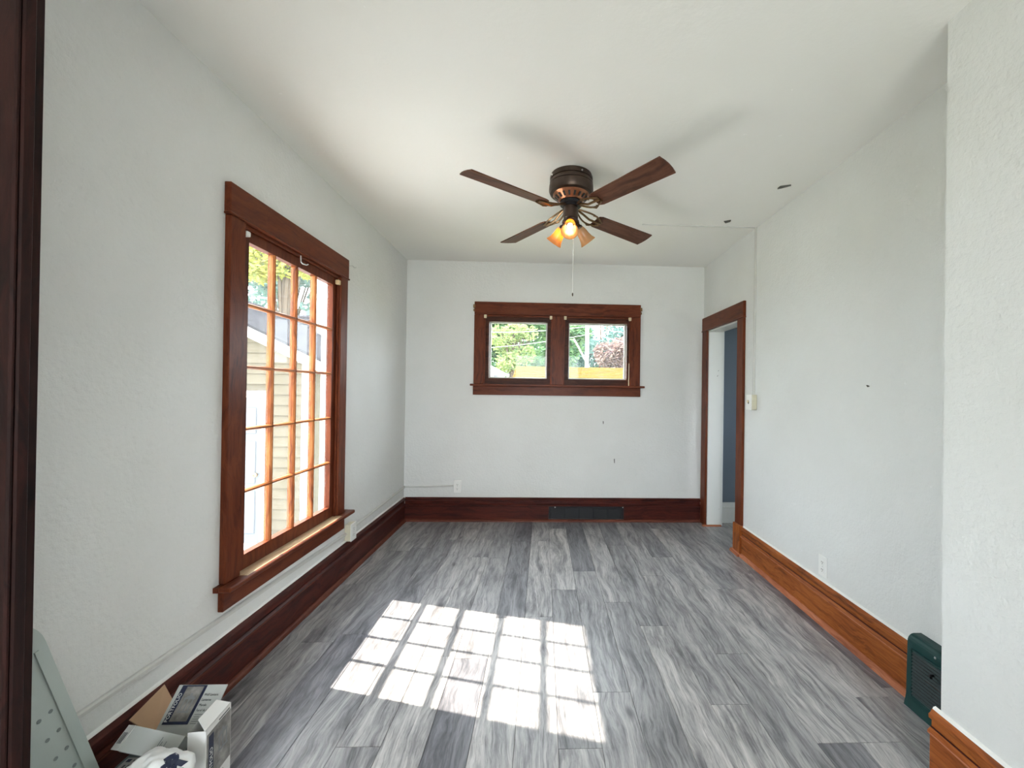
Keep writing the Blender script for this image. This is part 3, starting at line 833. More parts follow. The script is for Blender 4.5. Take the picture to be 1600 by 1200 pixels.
chip('wall_nail', [(0.728, YB, 0.632), (0.734, YB, 0.632), (0.736, YB, 0.590), (0.730, YB, 0.590)], M['chip'], 'lower dark nail mark on the back wall above the vent', 'nail', (0, -1, 0))
chip('wall_nail', [(XR, 2.022, 1.360), (XR, 2.036, 1.366), (XR, 2.034, 1.356)], M['chip'], 'tiny chip in the middle of the bare right wall', 'nail', (-1, 0, 0))

# ------------------------------------------------------------------ lettering
FONT_CACHE = {}
def text_mesh(body, size, align='CENTER', thick=0.0, space=1.0, bold=0.0):
    cu = bpy.data.curves.new('lettering', 'FONT')
    cu.body = body; cu.size = size; cu.align_x = align; cu.align_y = 'CENTER'
    cu.offset = bold; cu.extrude = thick; cu.space_character = space
    cu.resolution_u = 2
    ob = bpy.data.objects.new('lettering', cu); COL.objects.link(ob)
    bpy.context.view_layer.update()
    me = bpy.data.meshes.new_from_object(ob.evaluated_get(bpy.context.evaluated_depsgraph_get()))
    bpy.data.objects.remove(ob, do_unlink=True)
    return me
def frame(org, ex, ey):
    """4x4 with x along ex, y along ey, z out of the surface"""
    ex = Vector(ex).normalized(); ey = Vector(ey); ey = (ey - ex * ey.dot(ex)).normalized(); ez = ex.cross(ey)
    m = Matrix((ex, ey, ez)).transposed().to_4x4(); m.translation = Vector(org)
    return m
def text_on(body, size, fr, mat, parent, align='CENTER', lift=0.0008, sx=1.0):
    me = text_mesh(body, size, align, 0.0002)
    me.transform(Matrix.Diagonal((sx, 1, 1, 1)))
    bmv = [fr @ (v.co + Vector((0, 0, lift))) for v in me.vertices]
    fs = [tuple(p.vertices) for p in me.polygons]
    m = MB(); m.faces(bmv, [])
    m.bm.verts.ensure_lookup_table()
    for f in fs:
        try: m.bm.faces.new([m.bm.verts[i] for i in f])
        except ValueError: pass
    return m.build('lettering', mat, parent)
def patch_on(name, fr, x0, x1, y0, y1, mat, parent, lift=0.0005):
    return MB().slab([fr @ Vector((x0, y0, lift)), fr @ Vector((x1, y0, lift)), fr @ Vector((x1, y1, lift)), fr @ Vector((x0, y1, lift))], 0.0004).build(name, mat, parent)

M['carton'] = plain('pale_grey_carton', (0.46, 0.48, 0.47), 0.6, 0.3, 0.05, 12)
M['carton_white'] = plain('white_carton', (0.74, 0.74, 0.73), 0.55, 0.3, 0.04, 12)
M['kraft'] = plain('brown_cardboard', (0.42, 0.27, 0.17), 0.8, 0.2, 0.08, 20)
M['navy'] = plain('navy_print', (0.012, 0.018, 0.05), 0.5, 0.4)
M['ink'] = plain('dark_grey_ink', (0.06, 0.065, 0.075), 0.6, 0.3)
M['ink_pale'] = plain('pale_grey_ink', (0.22, 0.23, 0.24), 0.6, 0.3)
M['paper'] = plain('white_print', (0.75, 0.75, 0.74), 0.5, 0.3)
M['slate_box'] = plain('slate_carton', (0.075, 0.10, 0.105), 0.55, 0.35, 0.12, 15)
M['label'] = plain('grey_label', (0.36, 0.35, 0.34), 0.5, 0.3)
M['bag'] = None
def mat_bag():
    t = NT('white_plastic_film')
    n = t.noise(t.coord(), 30, 5, 0.6)
    t.set(Base_Color=(0.72, 0.73, 0.73), Roughness=0.32, Specular_IOR_Level=0.5)
    t.bump(n, 0.35, 0.01)
    return t.m
M['bag'] = mat_bag()
M['green_print'] = plain('green_print', (0.03, 0.22, 0.15), 0.5)
def mat_photo():
    t = NT('printed_lantern_photo')
    v = t.coord('Object', False)
    n = t.noise(v, 26, 4, 0.6)
    c = t.ramp(n, [(0.3, (0.10, 0.095, 0.09)), (0.5, (0.22, 0.21, 0.20)), (0.7, (0.34, 0.32, 0.30))])
    t.set(Base_Color=c, Roughness=0.45)
    return t.m
M['photo'] = mat_photo()

def lantern_print(fr, cx, cy, s, parent):
    """flat printed picture of a wall lantern"""
    m = MB()
    def q(x0, x1, y0, y1):
        m.slab([fr @ Vector((cx + x0 * s, cy + y0 * s, 0.0012)), fr @ Vector((cx + x1 * s, cy + y0 * s, 0.0012)), fr @ Vector((cx + x1 * s, cy + y1 * s, 0.0012)), fr @ Vector((cx + x0 * s, cy + y1 * s, 0.0012))], 0.0003)
    q(-0.2, 0.2, 0.32, 0.4); q(-0.3, 0.3, 0.24, 0.32); q(-0.26, -0.2, -0.3, 0.24); q(0.2, 0.26, -0.3, 0.24); q(-0.03, 0.03, -0.3, 0.24); q(-0.3, 0.3, -0.38, -0.3); q(-0.06, 0.06, 0.4, 0.52)
    m.build('printed_lantern', M['ink_pale'], parent)

# --- open carton with its printed lid tilted back
def carton_open():
    x0, x1, y0, y1, zt = -1.245, -1.085, 1.400, 1.470, 0.176
    t = empty('carton', ((x0 + x1) / 2, (y0 + y1) / 2, 0))
    tag(t, 'open lamp carton with tilted printed lid standing by the left baseboard', 'box')
    th = 0.003
    b = MB()
    b.box((x0, y0, 0), (x1, y0 + th, zt)); b.box((x0, y1 - th, 0), (x1, y1, zt))
    b.box((x0, y0 + th, 0), (x0 + th, y1 - th, zt)); b.box((x1 - th, y0 + th, 0), (x1, y1 - th, zt)); b.box((x0 + th, y0 + th, 0), (x1 - th, y1 - th, th))
    b.build('body', M['carton'], t)
    # lid: hinged along the front edge, bowed, leaning away from the viewer
    rows = [(1.400, 0.176), (1.414, 0.194), (1.440, 0.218), (1.472, 0.245), (1.503, 0.271)]
    xa = [(-1.246, -1.084), (-1.247, -1.084), (-1.248, -1.086), (-1.250, -1.088), (-1.252, -1.090)]
    m = MB(); vs = []
    for (y, z), (a, c) in zip(rows, xa):
        vs += [(a, y, z), (c, y, z), (a, y + 0.003, z - 0.003), (c, y + 0.003, z - 0.003)]
    fs = []
    for i in range(len(rows) - 1):
        p, q = 4 * i, 4 * i + 4
        fs += [(p, p + 1, q + 1, q), (p + 2, q + 2, q + 3, p + 3), (p, q, q + 2, p + 2), (p + 1, p + 3, q + 3, q + 1)]
    fs += [(0, 2, 3, 1), (16, 17, 19, 18)]
    m.faces(vs, fs)
    lid = m.build('lid', M['carton'], t)
    # print on the flat upper part of the lid
    o = Vector((-1.247, 1.4145, 0.1945)); u = Vector((0.162, 0, 0)); v = Vector((-0.003, 0.0885, 0.0765))
    fr = frame(o, u, v)
    L = v.length
    patch_on('printed_band', fr, 0.010, 0.093, 0.006, L - 0.002, M['navy'], lid, 0.0022)
    patch_on('printed_picture', fr, 0.028, 0.084, 0.014, L - 0.006, M['photo'], lid, 0.0028)
    lantern_print(Matrix.Translation(fr.to_3x3() @ Vector((0, 0, 0.0022))) @ fr, 0.056, 0.060, 0.06, lid)
    up = frame(fr @ Vector((0.0185, 0.012, 0)), fr.to_3x3() @ Vector((0, 1, 0)), fr.to_3x3() @ Vector((-1, 0, 0)))
    text_on('PORTFOLIO', 0.015, up, M['paper'], lid, 'LEFT', 0.0030, 1.0)
    for i, (s, sz) in enumerate((('Wall Lantern', 0.0105), ('Lanterne', 0.0105), ('Murale', 0.0105), ('Farol de pared', 0.0105))):
        text_on(s, sz, Matrix.Translation(fr.to_3x3() @ Vector((0, 0, 0))) @ frame(fr @ Vector((0.098, L - 0.030 - 0.0145 * i, 0)), u, v), M['ink'], lid, 'LEFT', 0.0030, 0.85)
    for i, w in enumerate((0.030, 0.018, 0.024, 0.034, 0.020)):
        patch_on('printed_line', fr, 0.100, 0.100 + w, L - 0.086 - 0.006 * i, L - 0.084 - 0.006 * i, M['ink_pale'], lid, 0.0028)
    # brown inner flap folded outward on the left
    MB().slab([(-1.252, 1.404, 0.180), (-1.249, 1.500, 0.180), (-1.318, 1.520, 0.262), (-1.322, 1.400, 0.232)], 0.003).build('inner_flap', M['kraft'], t)
carton_open()

# --- upright carton in front, its printed side turned toward the room
def carton_upright():
    P1, P2, zt = Vector((-1.022, 1.328, 0)), Vector((-1.021, 1.428, 0)), 0.262
    P1, P2 = Vector(CB1), Vector(CB2)
    zt = CBZ
    d = (P2 - P1); L = d.length; d.normalize()
    n = Vector((d.y, -d.x, 0))                       # printed side faces out along n
    t = empty('carton', (P1 + P2) / 2 - n * 0.03)
    tag(t, 'white lamp carton with navy printed band, nearest the open floor', 'box')
    w = 0.050
    def at(a, b, z): return P1 + d * a - n * b + Vector((0, 0, z))
    m = MB()
    m.faces([at(0, 0, 0), at(L, 0, 0), at(L, w, 0), at(0, w, 0), at(0, 0, zt), at(L, 0, zt), at(L, w, zt), at(0, w, zt)],
            [(0, 1, 2, 3), (0, 4, 5, 1), (1, 5, 6, 2), (2, 6, 7, 3), (3, 7, 4, 0)])
    m.build('body', M['carton_white'], t)
    MB().slab([at(0, 0.002, zt), at(L, 0.002, zt), at(L, 0.044, zt + 0.012), at(0.035, 0.044, zt + 0.012)], 0.002).build('top_flap', M['carton_white'], t)
    fr = frame(at(0, 0, 0), d, (0, 0, 1))
    patch_on('printed_panel', fr, 0.004, L - 0.002, 0.10, zt - 0.018, M['photo'], t, 0.0006)
    patch_on('printed_band', fr, 0.012, 0.034, 0.010, zt - 0.028, M['navy'], t, 0.0012)
    lantern_print(fr, L * 0.66, 0.185, 0.075, t)
    up = frame(fr @ Vector((0.023, 0.100, 0)), (0, 0, 1), -d)
    text_on('PORTFOLIO', 0.019, up, M['paper'], t, 'LEFT', 0.0018)
    patch_on('printed_line', fr, L * 0.5, L - 0.008, zt - 0.014, zt - 0.010, M['ink'], t, 0.0008)
    for i, w_ in enumerate((0.04, 0.032, 0.036, 0.022)):
        patch_on('printed_line', fr, 0.042, 0.042 + w_, 0.084 - 0.012 * i, 0.088 - 0.012 * i, M['ink'], t, 0.0008)
CB1, CB2, CBZ = (-1.005, 1.302, 0), (-1.017, 1.420, 0), 0.270
carton_upright()

# --- small white carton lying on the slate one
def carton_small():
    t0 = Vector((-1.243, 1.338, 0.262))
    ex = Vector((0.158, -0.012, -0.026)); e2 = Vector((0.000, -0.046, -0.040)); e3 = Vector((-0.038, 0.014, -0.036))
    ex_n = ex.normalized(); e2 = (e2 - ex_n * e2.dot(ex_n)); n = ex_n.cross(e2.normalized())
    L, W, H = ex.length, e2.length, 0.045
    e2n = e2.normalized()
    m = MB()
    up = n if n.z > 0 else -n
    P = lambda a, b, c: t0 + ex_n * a + e2n * b - up * c
    k = 0.022                                            # the end of the box slants back
    vs = [P(0, 0, 0), P(L, 0, 0), P(L, W, 0), P(0, W, 0), P(-k, 0, H), P(L, 0, H), P(L, W, H), P(-k, W, H)]
    m.faces(vs, [(0, 1, 2, 3), (7, 6, 5, 4), (0, 4, 5, 1), (1, 5, 6, 2), (2, 6, 7, 3)])
    o = m.build('body', M['carton'], None)
    t = empty('small_carton', P(L / 2, W / 2, H)); tag(t, 'small pale carton with printed end lying on the slate carton', 'box')
    o.parent = t; o.location = Vector(WLOC[o.name]) - wloc(t)
    MB().slab([P(-0.001, 0, -0.0008), P(-k - 0.016, 0, H * 0.55), P(-k - 0.016, W, H * 0.55), P(-0.001, W, -0.0008)], 0.002).build('end_flap', M['carton_white'], t)
    E0 = P(-0.001, 0, -0.0008); E1 = P(-k - 0.016, 0, H * 0.55); E3 = P(-0.001, W, -0.0008)
    fe = frame(E1, E0 - E1, E0 - E3)
    sgn = 1 if (fe.to_3x3() @ Vector((0, 0, 1))).z > 0 else -1
    le = (E0 - E1).length
    for i in range(3):
        patch_on('printed_line', fe, le * (0.2 + 0.22 * i), le * (0.32 + 0.22 * i), -W * 0.75, -W * 0.3, M['ink_pale'], t, 0.0012 * sgn)
    ft = frame(t0, ex_n, -e2n)
    sg = 1 if (ft.to_3x3() @ Vector((0, 0, 1))).z > 0 else -1
    for i, (a, ln) in enumerate(((0.62, 0.9), (0.66, 0.7), (0.69, 0.55), (0.73, 0.75))):
        patch_on('printed_line', ft, L * a, L * a + 0.0022, -W * 0.92, -W * (0.92 - 0.8 * ln), M['ink_pale'], t, 0.0010 * sg)
carton_small()

# --- slate-coloured carton underneath
def carton_slate():
    t = empty('slate_carton', (-1.19, 1.26, 0)); tag(t, 'dark slate carton with a grey label, partly under the plastic bag', 'box')
    x0, x1, y0, y1, zt = -1.268, -1.085, 1.180, 1.372, 0.168
    MB().box((x0, y0, 0), (x1, y1, zt), 0.002).build('body', M['slate_box'], t)
    fr = frame((x0 + 0.004, y0 + 0.08, zt), (1, 0.0, 0), (0, 1, 0))
    patch_on('label_sticker', fr, 0.006, 0.062, 0.010, 0.072, M['label'], t, 0.0006)
    patch_on('printed_line', fr, 0.012, 0.024, 0.056, 0.066, M['navy'], t, 0.0012)
    patch_on('printed_line', fr, 0.032, 0.054, 0.058, 0.063, M['ink'], t, 0.0012)
    for i in range(3):
        patch_on('printed_line', fr, 0.018 + 0.012 * i, 0.0235 + 0.012 * i, 0.026, 0.046, M['ink'], t, 0.0012)
carton_slate()

# --- crumpled plastic bag lying on the cartons
def bag():
    bm = bmesh.new()
    bmesh.ops.create_icosphere(bm, subdivisions=5, radius=1.0)
    for v in bm.verts:
        p = v.co.copy()
        n1 = mnoise.noise(p * 1.6 + Vector((3, 1, 7))); n2 = mnoise.noise(p * 4.0 + Vector((9, 2, 4)))
        rid = 1 - abs(mnoise.noise(p * 2.6 + Vector((5, 5, 1)))) * 2
        r = 1 + 0.22 * n1 + 0.08 * n2 + 0.07 * rid
        q = p * r
        v.co = Vector((q.x * 0.082, q.y * 0.066, q.z * 0.062))
        if v.co.z < -0.040: v.co.z = -0.040 + (v.co.z + 0.04) * 0.1
    for f in bm.faces: f.smooth = True
    c = Vector((-1.062, 1.205, 0.221))
    m = MB(); m.bm.free(); m.bm = bm
    m.bm.transform(Matrix.Translation(c))
    from mathutils.bvhtree import BVHTree
    tree = BVHTree.FromBMesh(m.bm)
    t = empty('plastic_bag', (c.x, c.y, 0.20)); tag(t, 'crumpled white plastic bag with navy lettering on top of the cartons', 'bag')
    m.build('film', M['bag'], t, False)
    for f in bpy.data.objects[t.children[0].name].data.polygons: f.use_smooth = True
    # printed letters follow the film
    def decal(body, size, cx, cy, rot, mat):
        me = text_mesh(body, size, 'CENTER', 0.0, 1.0, 0.004)
        b = bmesh.new(); b.from_mesh(me)
        bmesh.ops.triangulate(b, faces=b.faces[:])
        bmesh.ops.subdivide_edges(b, edges=b.edges[:], cuts=3, use_grid_fill=True)
        eye = Vector((1.06, -1.2, 1.09)).normalized()
        ex = Vector((0.75, 0.66, 0)).normalized(); ey = eye.cross(ex).normalized()
        R2 = Matrix.Rotation(rot, 2)
        for v in b.verts:
            p2 = R2 @ Vector((v.co.x, v.co.y)) + Vector((cx, cy))
            o = c + ex * p2.x + ey * p2.y + eye * 0.5
            hit = tree.ray_cast(o, -eye)
            v.co = (hit[0] + eye * 0.0015) if hit[0] else o - eye * 0.45
        mm = MB(); mm.bm.free(); mm.bm = b
        mm.build('lettering', mat, t)
    decal('Y', 0.056, 0.008, -0.006, math.radians(18), M['navy'])
    decal('R', 0.054, 0.036, 0.016, math.radians(18), M['navy'])
    decal('/', 0.034, 0.040, -0.018, math.radians(-20), M['green_print'])
bag()

# --- pale sage perforated board leaning on the left wall behind the post
def sage_board():
    t = empty('perforated_board', (XL + 0.05, 1.30, 0)); tag(t, 'pale sage perforated board with rounded top leaning on the left wall', 'board')
    ang = math.radians(15.2)
    # local frame: u across (towards the back wall), v up along the board, n out of the wall
    v = Vector((-0.045, -math.sin(ang), math.cos(ang))).normalized()
    u = Vector((0, 1, 0)); u = (u - v * u.dot(v)).normalized()
    n = u.cross(v)
    if n.x < 0: n = -n
    org = Vector((XL + 0.062, 1.334, 0.006))           # foot of the right-hand edge
    W, Lh, th = 0.205, 0.745, 0.020
    P = lambda a, b, c: org + u * (a - W) + v * b + n * c
    out = [(0.0, 0.0), (W, 0.0), (W, Lh - 0.10)]
    for k in range(1, 9):
        a = k / 8 * math.pi / 2
        out.append((W - 0.085 + 0.085 * math.cos(a), Lh - 0.10 + 0.10 * math.sin(a)))
    for k in range(0, 9):
        a = math.pi / 2 + k / 8 * math.pi / 2
        out.append((0.085 + 0.085 * math.cos(a), Lh - 0.10 + 0.10 * math.sin(a)))
    k = len(out)
    m = MB()
    m.faces([P(a, b, 0) for a, b in out] + [P(a, b, th) for a, b in out], [tuple(range(k)), tuple(range(2 * k - 1, k - 1, -1))] + [(i, i + k, (i + 1) % k + k, (i + 1) % k) for i in range(k)])
    m.build('panel', M['sage'], t)
    # raised ribs along the board
    for a in (0.028, W - 0.031):
        MB().slab([P(a, 0.01, th + 0.004), P(a + 0.010, 0.01, th + 0.004), P(a + 0.010, Lh - 0.11, th + 0.004), P(a, Lh - 0.11, th + 0.004)], 0.005).build('rib', M['sage'], t)
    for i in range(7):
        for a in (W - 0.072, W - 0.045):
            q = P(a, 0.06 + i * 0.066, th + 0.0004)
            MB().lathe([(0.0052, 0.0), (0.0052, 0.0006), (0.0, 0.0006)], q, n, 14).build('hole', M['hole'], t)
    for a, b in ((W - 0.104, 0.165), (W - 0.072, 0.610)):
        MB().lathe([(0.007, 0.0), (0.007, 0.0012), (0.0, 0.0012)], P(a, b, th + 0.0004), n, 14).build('bolt_hole', M['slot'], t)
M['sage'] = plain('pale_sage_plastic', (0.44, 0.50, 0.48), 0.5, 0.4, 0.04, 12)
M['hole'] = plain('hole_shadow_grey', (0.20, 0.23, 0.23), 0.7)
sage_board()

# ------------------------------------------------------------------ outside
GZ = -0.90
M['lawn'] = plain('dry_lawn', (0.20, 0.21, 0.12), 0.9, 0.1, 0.35, 3)
M['concrete'] = plain('concrete_drive', (0.74, 0.73, 0.71), 0.85, 0.2, 0.12, 4)
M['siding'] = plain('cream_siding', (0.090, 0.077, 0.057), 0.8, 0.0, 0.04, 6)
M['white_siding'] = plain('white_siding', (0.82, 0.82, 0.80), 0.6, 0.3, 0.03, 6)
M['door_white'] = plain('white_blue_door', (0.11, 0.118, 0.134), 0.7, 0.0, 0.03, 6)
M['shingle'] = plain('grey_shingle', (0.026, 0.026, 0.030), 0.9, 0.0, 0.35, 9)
M['ochre'] = plain('ochre_shingle', (0.115, 0.072, 0.021), 0.9, 0.0, 0.30, 6)
M['bark'] = plain('bark', (0.10, 0.075, 0.055), 0.9, 0.2, 0.3, 12)
M['pole'] = plain('weathered_pole', (0.42, 0.38, 0.34), 0.9, 0.2, 0.2, 8)
M['wire'] = plain('pale_cable', (0.5, 0.52, 0.54), 0.6, 0.3)
M['far_glass'] = plain('far_window_glass', (0.05, 0.06, 0.07), 0.1, 0.6)
structure(MB().faces([(-40, -30, GZ), (45, -30, GZ), (45, 60, GZ), (-40, 60, GZ)], [(0, 1, 2, 3)]).build('ground', M['lawn']))
structure(MB().box((-6.4, -6, GZ - 0.05), (-1.9, 6.0, GZ + 0.02)).build('driveway', M['concrete']))

# neighbour's garage, gable end toward the room
def garage():
    y = 6.0; xr = -3.30; xl = -7.9; xm = (xr + xl) / 2
    t = empty('garage', (xm, y + 1.2, GZ)); tag(t, 'cream sided garage with gable end and white door outside tall window', 'garage')
    ze = 1.66; slope = 0.475; zr = ze + (xr - xm) * slope
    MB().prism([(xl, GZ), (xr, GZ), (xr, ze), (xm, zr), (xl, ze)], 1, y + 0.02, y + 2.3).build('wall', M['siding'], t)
    dx0, dx1, dz1 = -4.85, -3.92, 1.16
    # lap siding boards, each one a course leaning over the one below
    ex = 0.146; z = GZ + 0.06; k = 0
    while z < zr - 0.05:
        z1 = min(z + ex, zr)
        def span(zz):
            if zz <= ze: return xl, xr
            d = (zz - ze) / slope
            return xl + d, xr - d
        a0, b0 = span(z); a1, b1 = span(z1)
        segs = [(a0, b0, a1, b1)]
        if z < dz1 + 0.08:
            segs = [(a0, dx0 - 0.1, a1, dx0 - 0.1), (dx1 + 0.1, b0, dx1 + 0.1, b1)]
        for p0, q0, p1, q1 in segs:
            MB().faces([(p0, y - 0.024, z), (q0, y - 0.024, z), (q1, y, z1), (p1, y, z1), (p0, y + 0.01, z), (q0, y + 0.01, z), (q1, y + 0.02, z1), (p1, y + 0.02, z1)],
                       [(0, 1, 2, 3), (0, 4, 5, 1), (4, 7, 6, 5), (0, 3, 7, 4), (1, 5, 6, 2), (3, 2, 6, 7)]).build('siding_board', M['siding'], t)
        z += ex
    MB().box((xr - 0.085, y - 0.03, GZ), (xr + 0.02, y + 0.06, ze - 0.02)).build('corner_trim', M['white_siding'], t)
    # white rake boards
    for s in (-1, 1):
        e = xr + 0.28 if s > 0 else xl - 0.28
        def zz(x): return ze + (xr - x) * slope if s > 0 else ze + (x - xl) * slope
        MB().prism([(e, zz(e) - 0.02), (xm, zr - 0.02), (xm, zr + 0.13), (e, zz(e) + 0.13)], 1, y - 0.20, y - 0.17).build('rake_board', M['white_siding'], t)
        MB().prism([(e, zz(e) + 0.13), (xm, zr + 0.13), (xm, zr + 0.17), (e, zz(e) + 0.17)], 1, y - 0.24, y + 2.4).build('roof_slope', M['shingle'], t)
        MB().prism([(e, zz(e) - 0.02), (xm, zr - 0.02), (xm, zr), (e, zz(e))], 1, y - 0.17, y).build('soffit', M['white_siding'], t)
    # panel door with its frame
    f = MB()
    f.box((dx0 - 0.09, y - 0.045, GZ), (dx0, y + 0.03, dz1 + 0.09)); f.box((dx1, y - 0.045, GZ), (dx1 + 0.09, y + 0.03, dz1 + 0.09)); f.box((dx0, y - 0.045, dz1), (dx1, y + 0.03, dz1 + 0.09))
    f.build('door_frame', M['white_siding'], t)
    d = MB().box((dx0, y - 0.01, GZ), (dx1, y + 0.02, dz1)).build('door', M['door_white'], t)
    for a, b in ((0.10, 0.44), (0.50, 0.84)):
        for c0, c1 in ((0.15, 0.75), (0.85, 1.45), (1.55, 1.92)):
            MB().box((dx0 + a, y - 0.022, GZ + c0), (dx0 + b, y - 0.008, GZ + c1), 0.010).build('door_panel', M['door_white'], d)
    MB().lathe([(0.0, 0.06), (0.03, 0.05), (0.03, 0.03), (0.012, 0.02), (0.012, 0.0)], (dx1 - 0.07, y - 0.01, GZ + 0.98), (0, -1, 0), 12).build('door_knob', M['brass'], d, True)
garage()

# long shingled roof behind the garage
def courses(t, x0, x1, ya, za, yb, zb, n, mat, nm='shingle_course'):
    for k in range(n):
        f0, f1 = k / n, (k + 1.15) / n
        y0, z0 = ya + (yb - ya) * f0, za + (zb - za) * f0
        y1, z1 = ya + (yb - ya) * min(f1, 1), za + (zb - za) * min(f1, 1)
        MB().slab([(x0, y0, z0 + 0.035), (x1, y0, z0 + 0.035), (x1, y1, z1 + 0.008), (x0, y1, z1 + 0.008)], 0.03).build(nm, mat, t)
def shingle_house():
    t = empty('neighbour_house', (-10.5, 15.0, GZ)); tag(t, 'low house with grey shingle roof rising behind the cream garage', 'house')
    MB().box((-15.0, 13.4, GZ), (-7.45, 17.6, 1.95)).build('wall', M['white_siding'], t)
    MB().prism([(13.0, 1.85), (15.5, 3.90), (18.0, 1.85)], 0, -15.2, -7.2).build('roof', M['shingle'], t)
    courses(t, -15.2, -7.2, 12.95, 1.83, 15.5, 3.92, 15, M['shingle'])
shingle_house()

# tall white house at the far side of the drive
def white_house():
    t = empty('white_house', (-4.1, 10.5, GZ)); tag(t, 'tall white sided house seen through the rightmost panes of the tall window', 'house')
    x0, x1, y0, y1, zt = -4.90, -3.30, 9.0, 12.0, 6.6
    MB().box((x0, y0 + 0.02, GZ), (x1, y1, zt)).build('wall', M['white_siding'], t)
    z = GZ; k = 0
    while z < 5.9:
        MB().slab([(x0, y0 - 0.012, z), (x1, y0 - 0.012, z), (x1, y0, z + 0.20), (x0, y0, z + 0.20)], 0.012).build('siding_board', M['white_siding'], t)
        z += 0.20
    for zz in (3.6, 5.2):
        w = MB().box((-4.65, y0 - 0.04, zz), (-3.85, y0, zz + 1.15)).build('window_frame', M['white_siding'], t)
        MB().box((-4.57, y0 - 0.045, zz + 0.08), (-3.93, y0 - 0.038, zz + 1.07)).build('window_glass', M['far_glass'], w)
    MB().prism([(x0 - 0.3, zt), (x1 + 0.3, zt), ((x0 + x1) / 2, zt + 1.1)], 1, y0 - 0.3, y1 + 0.3).build('roof', M['shingle'], t)
white_house()

# ochre roofed outbuilding below the back window
def outbuilding():
    t = empty('outbuilding', (2.6, 14.0, GZ)); tag(t, 'low outbuilding with sunlit ochre shingle roof beyond the back window', 'outbuilding')
    x0, x1 = -0.92, 7.0
    MB().box((x0 + 0.25, 12.75, GZ), (x1 - 0.25, 15.7, 1.66)).build('wall', M['white_siding'], t)
    MB().prism([(12.42, 1.66), (14.25, 2.10), (16.1, 1.66)], 0, x0, x1).build('roof', M['ochre'], t)
    courses(t, x0, x1, 12.40, 1.655, 14.25, 2.115, 8, M['ochre'])
    MB().box((x0, 12.33, 1.58), (x1, 12.42, 1.68), 0.01).build('gutter', M['white_siding'], t)
outbuilding()
def white_shed():
    t = empty('white_shed', (-2.6, 16.8, GZ)); tag(t, 'small white shed at the lower left of the left back pane', 'shed')
    MB().box((-3.5, 16.2, GZ), (-1.60, 17.4, 1.95)).build('wall', M['white_siding'], t)
    MB().prism([(-3.7, 1.93), (-1.42, 1.93), (-2.55, 2.5)], 1, 16.0, 17.6).build('roof', M['white_siding'], t)
    w = MB().box((-1.95, 16.15, 1.45), (-1.72, 16.2, 1.92)).build('window_frame', M['white_siding'], t)
    MB().box((-1.91, 16.13, 1.49), (-1.76, 16.16, 1.88)).build('window_glass', M['far_glass'], w)
white_shed()

# trees: real trunks, branches and leaves
def leaf_mat(name, cols):
    t = NT(name)
    g = t.node('ShaderNodeNewGeometry')
    c = t.ramp(g.outputs['Random Per Island'], [(i / (len(cols) - 1), c) for i, c in enumerate(cols)])
    df = t.node('ShaderNodeBsdfDiffuse'); tl = t.node('ShaderNodeBsdfTranslucent'); m = t.node('ShaderNodeMixShader')
    m.inputs[0].default_value = 0.4
    t.link(c, df.inputs[0]); t.link(c, tl.inputs[0]); t.link(df.outputs[0], m.inputs[1]); t.link(tl.outputs[0], m.inputs[2])
    t.link(m.outputs[0], t.out.inputs['Surface'])
    return t.m
LEAF = {'green': leaf_mat('green_leaf', [(0.05, 0.11, 0.06), (0.10, 0.19, 0.09), (0.16, 0.26, 0.11)]),
        'lime': leaf_mat('lime_leaf', [(0.12, 0.18, 0.07), (0.20, 0.26, 0.10), (0.28, 0.32, 0.13)]),
        'gold': leaf_mat('golden_leaf', [(0.30, 0.32, 0.07), (0.44, 0.42, 0.10), (0.30, 0.38, 0.12)]),
        'blue': leaf_mat('blue_green_leaf', [(0.07, 0.13, 0.12), (0.12, 0.20, 0.18), (0.18, 0.27, 0.23)]),
        'plum': leaf_mat('plum_leaf', [(0.10, 0.07, 0.075), (0.19, 0.13, 0.12), (0.25, 0.19, 0.16)])}
